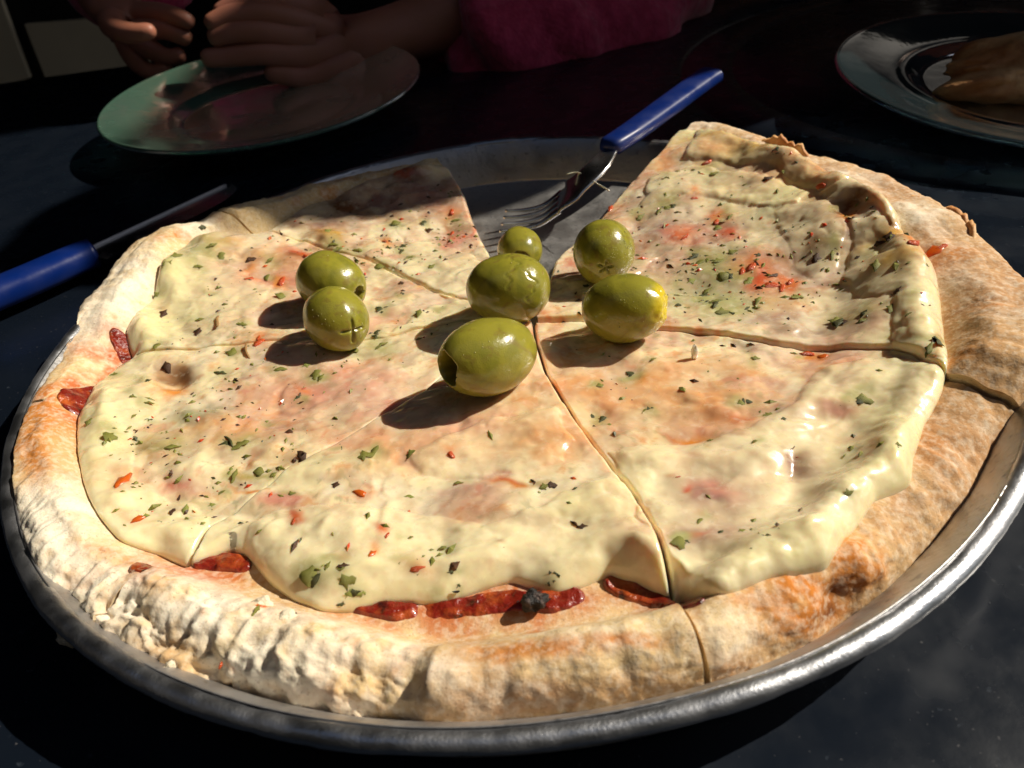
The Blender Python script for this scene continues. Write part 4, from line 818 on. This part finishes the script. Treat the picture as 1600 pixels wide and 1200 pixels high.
# countless crumbs of herb, one stuff part per slice and colour
def surf_vec(s, x, y, r, th):
    return dough_z(th, r, x, y)+SL[s][3]+thick(s, th, r, x, y)
dens = [(300, 700, 160, 90, 3), (1120, 430, 150, 70, 3.2), (560, 900, 120, 40, 1.6), (320, 410, 90, 40, 1.6), (450, 590, 120, 60, 1.3), (560, 370, 120, 30, 1.6), (1350, 400, 80, 60, 1.5), (600, 530, 60, 30, 1.5), (640, 380, 90, 50, 1.2), (1020, 330, 60, 30, 1.3)]
for s in range(6):
    rg = np.random.RandomState(50+s); l, r_n = CF[SL[s][0]], CF[SL[s][1]]
    N0 = 5200 if s == 1 else 2600; u = rg.rand(N0); v = np.sqrt(rg.rand(N0)); r = v*.13; th = l(r)+(r_n(r)-l(r))*(.02+.96*u); ok = r < R_che(th)-.003
    r, th = r[ok], th[ok]; x = r*np.cos(np.radians(th)); y = r*np.sin(np.radians(th))
    wg = .006+.30*sst(fbm(x, y, .012, 3, 200), .35, .85)
    for (a_, b_, c_, d_, e_) in dens: wg = wg+.17*e_*splat(x, y, a_, b_, c_, d_)*(.25+1.5*sst(fbm(x, y, .006, 2, 210), -.1, .6))
    ok = rg.rand(len(r)) < wg*.55; r, th, x, y = r[ok], th[ok], x[ok], y[ok]
    e = 4e-4
    Z = surf_vec(s, x, y, r, th)
    def sz(xx, yy):
        tt = np.degrees(np.arctan2(yy, xx)); tt = np.where(tt < th-180, tt+360, tt); tt = np.where(tt > th+180, tt-360, tt); return surf_vec(s, xx, yy, np.hypot(xx, yy), tt)
    gx = (sz(x+e, y)-Z)/e; gy = (sz(x, y+e)-Z)/e
    for ci, (pr, mt, nm) in enumerate(((.55, M_herbs[0], 'herb_crumbs'), (.68, M_herbs[1], 'dark_herb_crumbs'), (.86, M_herbs[2], 'brown_herb_crumbs'), (1.0, M_herbs[4], 'chili_crumbs'))):
        lo_ = [0, .55, .68, .86][ci]; q = rg.rand(len(r)) if ci == 0 else q
        idx = np.where((q >= lo_) & (q < pr))[0]; m = MB()
        for i in idx:
            n = np.array([-np.clip(gx[i], -1, 1), -np.clip(gy[i], -1, 1), 1]); n /= np.linalg.norm(n); a_ = rg.rand()*6.28
            t_ = np.array([math.cos(a_), math.sin(a_), 0]); t_ -= n*t_.dot(n); t_ /= np.linalg.norm(t_); b_ = np.cross(n, t_)
            L_ = rg.uniform(.0005, .0011)*(1 if rg.rand() < .55 else 2.1)*(1 if rg.rand() > .12 else 1.5); W_ = L_*rg.uniform(.25, .6); H_ = L_*rg.uniform(.12, .3)
            base = np.array([x[i], y[i], Z[i]-.00008])
            P = [(-1, rg.uniform(-.3, .3), .2), (0, -1, .6), (1, rg.uniform(-.3, .3), .1), (.1, 1, .3), (0, .1, 1.6), (0, 0, -1)]
            V = np.array([base+t_*a*L_/1.6+b_*b*W_/1.6+n*c*H_ for a, b, c in P])
            m.add(V, [], [[0, 1, 4], [1, 2, 4], [2, 3, 4], [3, 0, 4], [1, 0, 5], [2, 1, 5], [3, 2, 5], [0, 3, 5]])
        if m.n: tag(m.build(nm, mt, ROOTS[s], smooth=False), kind='stuff')

# little torn flaps and crumbs on the crust
def flap(s, pts, z, w_, mt, up=.004, seed=1):
    P = catmull(np.array([at(a, b, z) for a, b in pts]), 8); n = len(P); rg = np.random.RandomState(seed)
    c = np.array([0, 0, 0]); rows = []
    for k in range(4):
        f = k/3.; out = P[:, :2]/np.linalg.norm(P[:, :2], axis=1)[:, None]
        env = np.sin(np.linspace(0, pi, n))**.6
        rows.append(np.c_[P[:, :2]+out*(f*w_*.5*env)[:, None], P[:, 2]+f*up*env*(1+.6*vn(np.arange(n)*.7, np.zeros(n), seed)+.4*rg.rand(n)*(f > .9))])
    V = np.stack(rows, 1).reshape(-1, 3); V2 = V+np.c_[P.repeat(4, 0)[:, :2]*-.008, np.full(len(V), -.0006)]
    m = MB(); m.add(np.vstack([V, V2]), np.vstack([grid_q(n, 4), grid_q(n, 4, n*4, flip=True)]).tolist()+[[i*4+3, i*4+7, n*4+i*4+7, n*4+i*4+3] for i in range(n-1)])
    m.build('crust_flake', mt, ROOTS[s])
flap(1, [(1178, 222), (1205, 226), (1235, 236), (1266, 248)], .0215, .003, M_bread, .0035, 3)
flap(1, [(1462, 325), (1490, 338), (1512, 356), (1524, 374)], .0215, .003, M_bread, .002, 5)
flap(1, [(1395, 308), (1425, 314), (1450, 324)], .0215, .002, M_bread, .0012, 6)
flap(4, [(268, 1082), (285, 1078), (302, 1062), (306, 1050)], .0085, .004, mat('floured_crumb', (.76, .66, .48), rough=.9, bump=((900, 4, .001, .7),)), .006, 8)
M_crumb = bpy.data.materials['floured_crumb']
def lump(px, py, z, r, mt, s, name='crust_crumb', seed=0):
    nu, nv = 20, 12; t = np.linspace(0, pi, nv)[None]; a = (np.arange(nu)/nu*2*pi)[:, None]
    X = np.sin(t)*np.cos(a); Y = np.sin(t)*np.sin(a); Z = np.cos(t)+0*a; k = 1+.35*vn(X*2+seed, Y*2+Z*2, seed)+.15*vn(X*6, Z*6+Y*4, seed)
    p = at(px, py, z); V = np.stack([X*k*r[0]+p[0], Y*k*r[1]+p[1], Z*k*r[2]+p[2]], -1)
    m = MB(); m.add(V, grid_q(nu, nv, wrap=True)); m.build(name, mt, ROOTS[s])
for i, (px, py, z, r) in enumerate([(125, 975, .011, (.0042, .003, .003)), (112, 988, .010, (.003, .0026, .003)), (155, 1000, .010, (.0022, .002, .0022)), (172, 965, .012, (.0045, .0034, .0026)), (140, 960, .014, (.004, .003, .0025))]):
    lump(px, py, z, r, M_crumb, 4, seed=i)
lump(835, 938, .0130, (.0030, .0022, .0016), M_char, 5, 'charred_lump', 9)
lump(1085, 552, .0150, (.0009, .0007, .0028), mat('onion', (.75, .7, .55), rough=.25, trans=.4), 0, 'onion_sliver', 4)
lump(408, 946, znom(408, 946, dry=True), (.0026, .002, .0016), M_crumb, 5, seed=12); lump(446, 968, znom(446, 968, dry=True), (.003, .002, .0016), M_crumb, 5, seed=13)

# ------------------------------------------------------------------ fork, lying on the pan rim
fk = empty('fork', tuple(at(960, 225, .026)), 'steel fork with a blue plastic handle resting across the far pan rim', 'fork')
HZ = .031
hP = catmull([at(948, 232, .0290), at(985, 208, .0300), at(1040, 168, HZ), at(1100, 124, .0325), at(1113, 116, .0327)], 6); n = len(hP)
tt = np.linspace(0, 1, n)
m = MB(); m.sweep(hP, (.0052+.0020*tt)*np.interp(tt, [0, .04, .95, 1], [.7, 1, 1, .55]), .0036*np.interp(tt, [0, .04, .95, 1], [.6, 1, 1, .5]), n=24, e=3.0); m.build('handle', M_blue, fk)
c0 = at(962, 226, .0285); c1 = at(932, 262, .0255); c2 = at(895, 296, .019); c3 = at(872, 318, .0135)
bP = catmull([at(975, 216, .029), c0, c1, c2, c3], 8); n = len(bP); tt = np.linspace(0, 1, n)
m = MB(); m.sweep(bP, np.interp(tt, [0, .3, .55, .8, 1], [.003, .0028, .006, .0105, .0115]), .0010, n=20, e=4); m.build('neck', M_steel, fk)
base_dir = (bP[-1]-bP[-6]); base_dir /= np.linalg.norm(base_dir); sd = np.cross(base_dir, [0, 0, 1]); sd /= np.linalg.norm(sd)
tipc = at(785, 345, .0105)
for k in range(4):
    off = (k-1.5)*.0063
    a0 = bP[-1]+sd*off*.92-base_dir*.0015; a3 = tipc+sd*off*1.02
    a1 = a0*.66+a3*.34+np.array([0, 0, -.0030]); a2 = a0*.3+a3*.7+np.array([0, 0, -.0022])
    tP = catmull([a0, a1, a2, a3], 8); q = np.linspace(0, 1, len(tP))
    m = MB(); m.sweep(tP, np.interp(q, [0, .2, 1], [.0024, .0015, .0006]), np.interp(q, [0, 1], [.0010, .0006]), n=10, e=3); m.build('tine', M_steel, fk)
# strings of cooled cheese caught on the fork
M_str = mat('cheese_string', (.7, .66, .5), rough=.3, trans=.5, sss=.2)
for pts in ([(885, 272), (905, 270), (930, 285), (952, 298)],):
    m = MB(); m.sweep(catmull([at(a, b, .0235) for a, b in pts], 6), .0003, .00028, n=8); m.build('cheese_string', M_str, fk)

# ------------------------------------------------------------------ knife on the table
kn = empty('table_knife', tuple(at(142, 400, .008)), 'table knife with a blue plastic handle and dark mirror blade, lying left of the pan', 'knife')
kb = at(150, 394, .010); kt = at(372, 289, .0045); hd = at(-70, 486, .010)
hP = catmull([kb, at(120, 405, .010), at(40, 440, .010), hd], 8); n = len(hP); tt = np.linspace(0, 1, n)
m = MB(); m.sweep(hP, np.interp(tt, [0, .04, .5, .96, 1], [.0052, .0074, .0080, .0080, .005]), np.interp(tt, [0, .04, .96, 1], [.004, .006, .006, .003]), n=24, e=2.6); m.build('handle', M_blue, kn)
d = (kt-kb); Lk = np.linalg.norm(d); d /= Lk; sd = np.cross(d, [0, 0, 1]); sd /= np.linalg.norm(sd)
rows = []; nb_ = 24
for i in range(nb_):
    f = i/(nb_-1); c = kb-d*.004+(kt-kb+d*.004)*f; wd = .0085*math.sqrt(max(0, 1-max(0, (f-.55)/.45)**2.2))+.0003
    top = c-sd*.0045; lo_ = top+sd*wd*1.9
    rows.append([top+[0, 0, .0007], top*.6+lo_*.4+np.array([0, 0, .0006]), lo_, top*.6+lo_*.4-np.array([0, 0, .0006]), top-np.array([0, 0, .0007])])
V = np.array(rows).reshape(-1, 3); Q = [[i*5+j, i*5+(j+1) % 5, (i+1)*5+(j+1) % 5, (i+1)*5+j] for i in range(nb_-1) for j in range(5)]
m = MB(); m.add(V, Q); m.build('blade', M_steel, kn, smooth=False)
m = MB(); m.sweep([r_[0]+np.array([0, 0, .0004]) for r_ in rows[:-1]], .0009, .0007, n=10); m.build('spine_highlight', M_spine, kn)  # rod added along the back edge as its bright line

# ------------------------------------------------------------------ glass plates
def plate(c, R_, tx, ty, label, mt, prof):
    n_ = Vector((tx, ty, 1)).normalized(); x_ = Vector((0, 1, 0)).cross(n_).normalized(); y_ = n_.cross(x_); Rm = np.array([x_, y_, n_]).T
    zmin = min(p[1] for p in prof)
    o = empty('glass_plate', (c[0], c[1], c[2]+zmin), label, 'plate')
    m = MB(); pr = catmull(np.array(prof), 4); m.lathe(pr, c, 160, R=Rm); m.build('plate_body', mt, o)
    return o
def pprof(R_, h, foot):
    return [(.0004, -h+.0035), (foot*.5, -h+.0035), (foot*.93, -h+.0036), (foot, -h+.0048), (foot*1.12, -h+.0078), (R_*.72, -h*.55+.002), (R_*.86, -h*.28+.0015), (R_*.975, -.0002), (R_, .0006), (R_+.0012, -.0008), (R_, -.0022), (R_*.97, -.0034),
            (R_*.86, -h*.28-.0025), (R_*.72, -h*.55-.0018), (foot*1.12, -h+.0035), (foot*1.02, -h+.0002), (foot*.96, -h), (foot*.92, -h+.0006), (foot*.5, -h+.0007), (.0004, -h+.0007)]
plate((-.1417, .3085, .0222), .1, .0138, -.0533, 'empty green glass plate with worn rings, under the child\'s hands', M_glassL, pprof(.1, .0175, .055))
plR = plate((.2648, .1539, .0190), .095, .0589, -.0770, 'clear glass plate at the upper right holding a brown bread crust', M_glassR, pprof(.095, .0125, .055))

def blob(c, r, seed, amp=.2, nu=64, nv=40, R=None):
    t = np.linspace(0, pi, nv)[None]; a = (np.arange(nu)/nu*2*pi)[:, None]
    X = np.sin(t)*np.cos(a); Y = np.sin(t)*np.sin(a); Z = np.cos(t)+0*a; k = 1+amp*vn(X*1.6+seed, Y*1.6+Z*1.2, seed)+amp*.35*vn(X*5+seed, Z*5+Y*4, seed+2)
    V = np.stack([X*k*r[0], Y*k*r[1], Z*k*r[2]], -1).reshape(-1, 3)
    if R is not None: V = V@R.T
    return V+np.array(c), grid_q(nu, nv, wrap=True)
bc = at(1580, 105, .022); m = MB(); V, Q = blob((bc[0]+.012, bc[1], .0215), (.052, .026, .013), 3, .22, 96, 56); m.add(V, Q)
o = m.build('bread_crust', M_bread); tag(o, 'browned leftover piece of pizza crust lying on the clear plate', 'bread')

# ------------------------------------------------------------------ people
def skin(name, J, E, root, mt, parent=None, sub=2, disp=0, seed=0):
    """J: list of (pos, radius); E: edges. Skin + subdivision evaluated to one mesh"""
    me = bpy.data.meshes.new(name+'_tmp'); me.from_pydata([tuple(j[0]) for j in J], E, [])
    o = bpy.data.objects.new(name+'_tmp', me); col.objects.link(o)
    o.modifiers.new('s', 'SKIN').use_smooth_shade = True
    for i, j in enumerate(J):
        sv = me.skin_vertices[0].data[i]; rr = j[1]; sv.radius = (rr, rr) if not isinstance(rr, tuple) else rr; sv.use_root = (i == root)
    mo = o.modifiers.new('b', 'SUBSURF'); mo.levels = sub
    dg = bpy.context.evaluated_depsgraph_get(); dg.update()
    m2 = bpy.data.meshes.new_from_object(o.evaluated_get(dg)); m2.name = name
    bpy.data.objects.remove(o); bpy.data.meshes.remove(me)
    if disp:
        V = np.zeros(len(m2.vertices)*3, np.float32); m2.vertices.foreach_get('co', V); V = V.reshape(-1, 3)
        Nn = np.zeros(len(m2.vertices)*3, np.float32); m2.vertices.foreach_get('normal', Nn); Nn = Nn.reshape(-1, 3)
        V = V+Nn*(disp*fbm(V[:, 0]+V[:, 2]*.7, V[:, 1]-V[:, 2]*.5, .045, 3, seed))[:, None].astype(np.float32)
        m2.vertices.foreach_set('co', V.astype(np.float32).ravel()); m2.update()
    m2.materials.clear(); m2.materials.append(mt)
    for p in m2.polygons: p.use_smooth = True
    return link(name, m2, mt, parent)
def hand(J, E, wrist, palm, knuck, tips, rad):
    """adds a palm and five bent fingers to a joint list; wrist is an index, the rest are points"""
    J.append((palm, rad*2.1)); p = len(J)-1; E.append((wrist, p))
    for kp, chain in zip(knuck, tips):
        J.append((kp, rad*1.25)); k = len(J)-1; E.append((p, k)); prev = k
        for i, q in enumerate(chain):
            J.append((q, rad*(1.0-.13*i))); E.append((prev, len(J)-1)); prev = len(J)-1
# the child across the table
ch = empty('person', (.08, .70, -.73), 'child in a pink fleece jacket holding both hands over the green plate', 'person')
Yh = .355
P = lambda a, b, y: at_y(a, b, y)
J = [((.08, .74, -.15), .10), ((.08, .73, .02), .11), ((.07, .70, .20), .115), ((.07, .69, .29), .045), ((.06, .66, .36), .055), ((.06, .65, .43), .075)]
E = [(0, 1), (1, 2), (2, 3), (3, 4), (4, 5)]
# arm on the right of the picture: shoulder, elbow, wrist
J += [((.20, .69, .235), .05), ((.24, .52, .10), .038), (P(690, 35, .40), .026)]; E += [(2, 6), (6, 7), (7, 8)]
hand(J, E, 8, P(590, 60, .385), [P(500, 20, .375), P(490, 38, .37), P(485, 62, .365), P(480, 88, .36), P(540, 100, .365)],
     [[P(430, 2, .365), P(370, 6, .36), P(335, 26, .355)], [P(420, 20, .355), P(360, 22, .35), P(320, 42, .345)], [P(410, 48, .35), P(360, 50, .345), P(325, 62, .345)], [P(410, 82, .348), P(355, 88, .345), P(312, 92, .342)], [P(480, 122, .355), P(440, 116, .35), P(410, 112, .348)]], .0085)
J += [((-.07, .68, .235), .05), ((-.20, .56, .12), .036), (P(150, -15, .46), .024)]; w2 = len(J)-1; E += [(2, w2-2), (w2-2, w2-1), (w2-1, w2)]
hand(J, E, w2, P(190, 15, .43), [P(215, 22, .42), P(222, 45, .415), P(215, 66, .41), P(205, 82, .41), P(170, 40, .40)],
     [[P(250, 20, .41), P(285, 28, .40), P(305, 40, .40)], [P(255, 44, .405), P(285, 56, .40), P(300, 66, .40)], [P(240, 80, .405), P(262, 92, .40), P(290, 84, .40)], [P(218, 104, .405), P(240, 116, .40), P(268, 104, .40)], [P(190, 50, .39), P(220, 52, .385), P(245, 46, .385)]], .0078)
# legs under the table
for sx in (-1, 1):
    J += [((.08+sx*.08, .70, -.22), .07), ((.08+sx*.09, .42, -.22), .05), ((.08+sx*.09, .42, -.66), .032), ((.08+sx*.09, .34, -.70), .025)]; k = len(J); E += [(0, k-4), (k-4, k-3), (k-3, k-2), (k-2, k-1)]
skin('body', J, E, 0, M_skin, ch, 2)
Js = [((.08, .74, -.14), .115), ((.08, .73, .02), .125), ((.07, .70, .21), .125), ((.20, .69, .235), .065), ((.235, .54, .125), .055), (P(960, 22, .43), .056), (P(880, 52, .42), .054), (P(785, 72, .41), .054), (P(695, 70, .40), .050),
      ((-.07, .68, .235), .065), ((-.20, .57, .125), .052), (P(200, -60, .50), .046), (P(160, -10, .46), .040), ((.07, .68, .265), .07)]
Es = [(0, 1), (1, 2), (2, 3), (3, 4), (4, 5), (5, 6), (6, 7), (7, 8), (2, 9), (9, 10), (10, 11), (11, 12), (2, 13)]
skin('jacket', Js, Es, 0, M_fleece, ch, 3, .014, 5)
m = MB(); V, Q = blob((.06, .675, .46), (.085, .095, .085), 5, .08); m.add(V, Q); m.build('hair', M_hair, ch)
for sx in (-1, 1):
    m = MB(); V, Q = blob((.06+sx*.03, .582, .425), (.012, .008, .008), 1, 0, 20, 14); m.add(V, Q); m.build('eye', M_eye, ch)
m = MB(); V, Q = blob((.06, .572, .40), (.009, .012, .014), 1, .05, 20, 14); m.add(V, Q); m.build('nose', M_skin, ch)
m = MB(); m.sweep([(.045, .582, .372), (.06, .577, .370), (.075, .582, .372)], .003, .003); m.build('mouth', M_fleece, ch)

# unseen second diner at the table's right end, added and shaped to shade its far side
dn = empty('person', (.62, .33, -.73), 'unseen person in dark clothes added behind the clear plate to shade the far side', 'person')
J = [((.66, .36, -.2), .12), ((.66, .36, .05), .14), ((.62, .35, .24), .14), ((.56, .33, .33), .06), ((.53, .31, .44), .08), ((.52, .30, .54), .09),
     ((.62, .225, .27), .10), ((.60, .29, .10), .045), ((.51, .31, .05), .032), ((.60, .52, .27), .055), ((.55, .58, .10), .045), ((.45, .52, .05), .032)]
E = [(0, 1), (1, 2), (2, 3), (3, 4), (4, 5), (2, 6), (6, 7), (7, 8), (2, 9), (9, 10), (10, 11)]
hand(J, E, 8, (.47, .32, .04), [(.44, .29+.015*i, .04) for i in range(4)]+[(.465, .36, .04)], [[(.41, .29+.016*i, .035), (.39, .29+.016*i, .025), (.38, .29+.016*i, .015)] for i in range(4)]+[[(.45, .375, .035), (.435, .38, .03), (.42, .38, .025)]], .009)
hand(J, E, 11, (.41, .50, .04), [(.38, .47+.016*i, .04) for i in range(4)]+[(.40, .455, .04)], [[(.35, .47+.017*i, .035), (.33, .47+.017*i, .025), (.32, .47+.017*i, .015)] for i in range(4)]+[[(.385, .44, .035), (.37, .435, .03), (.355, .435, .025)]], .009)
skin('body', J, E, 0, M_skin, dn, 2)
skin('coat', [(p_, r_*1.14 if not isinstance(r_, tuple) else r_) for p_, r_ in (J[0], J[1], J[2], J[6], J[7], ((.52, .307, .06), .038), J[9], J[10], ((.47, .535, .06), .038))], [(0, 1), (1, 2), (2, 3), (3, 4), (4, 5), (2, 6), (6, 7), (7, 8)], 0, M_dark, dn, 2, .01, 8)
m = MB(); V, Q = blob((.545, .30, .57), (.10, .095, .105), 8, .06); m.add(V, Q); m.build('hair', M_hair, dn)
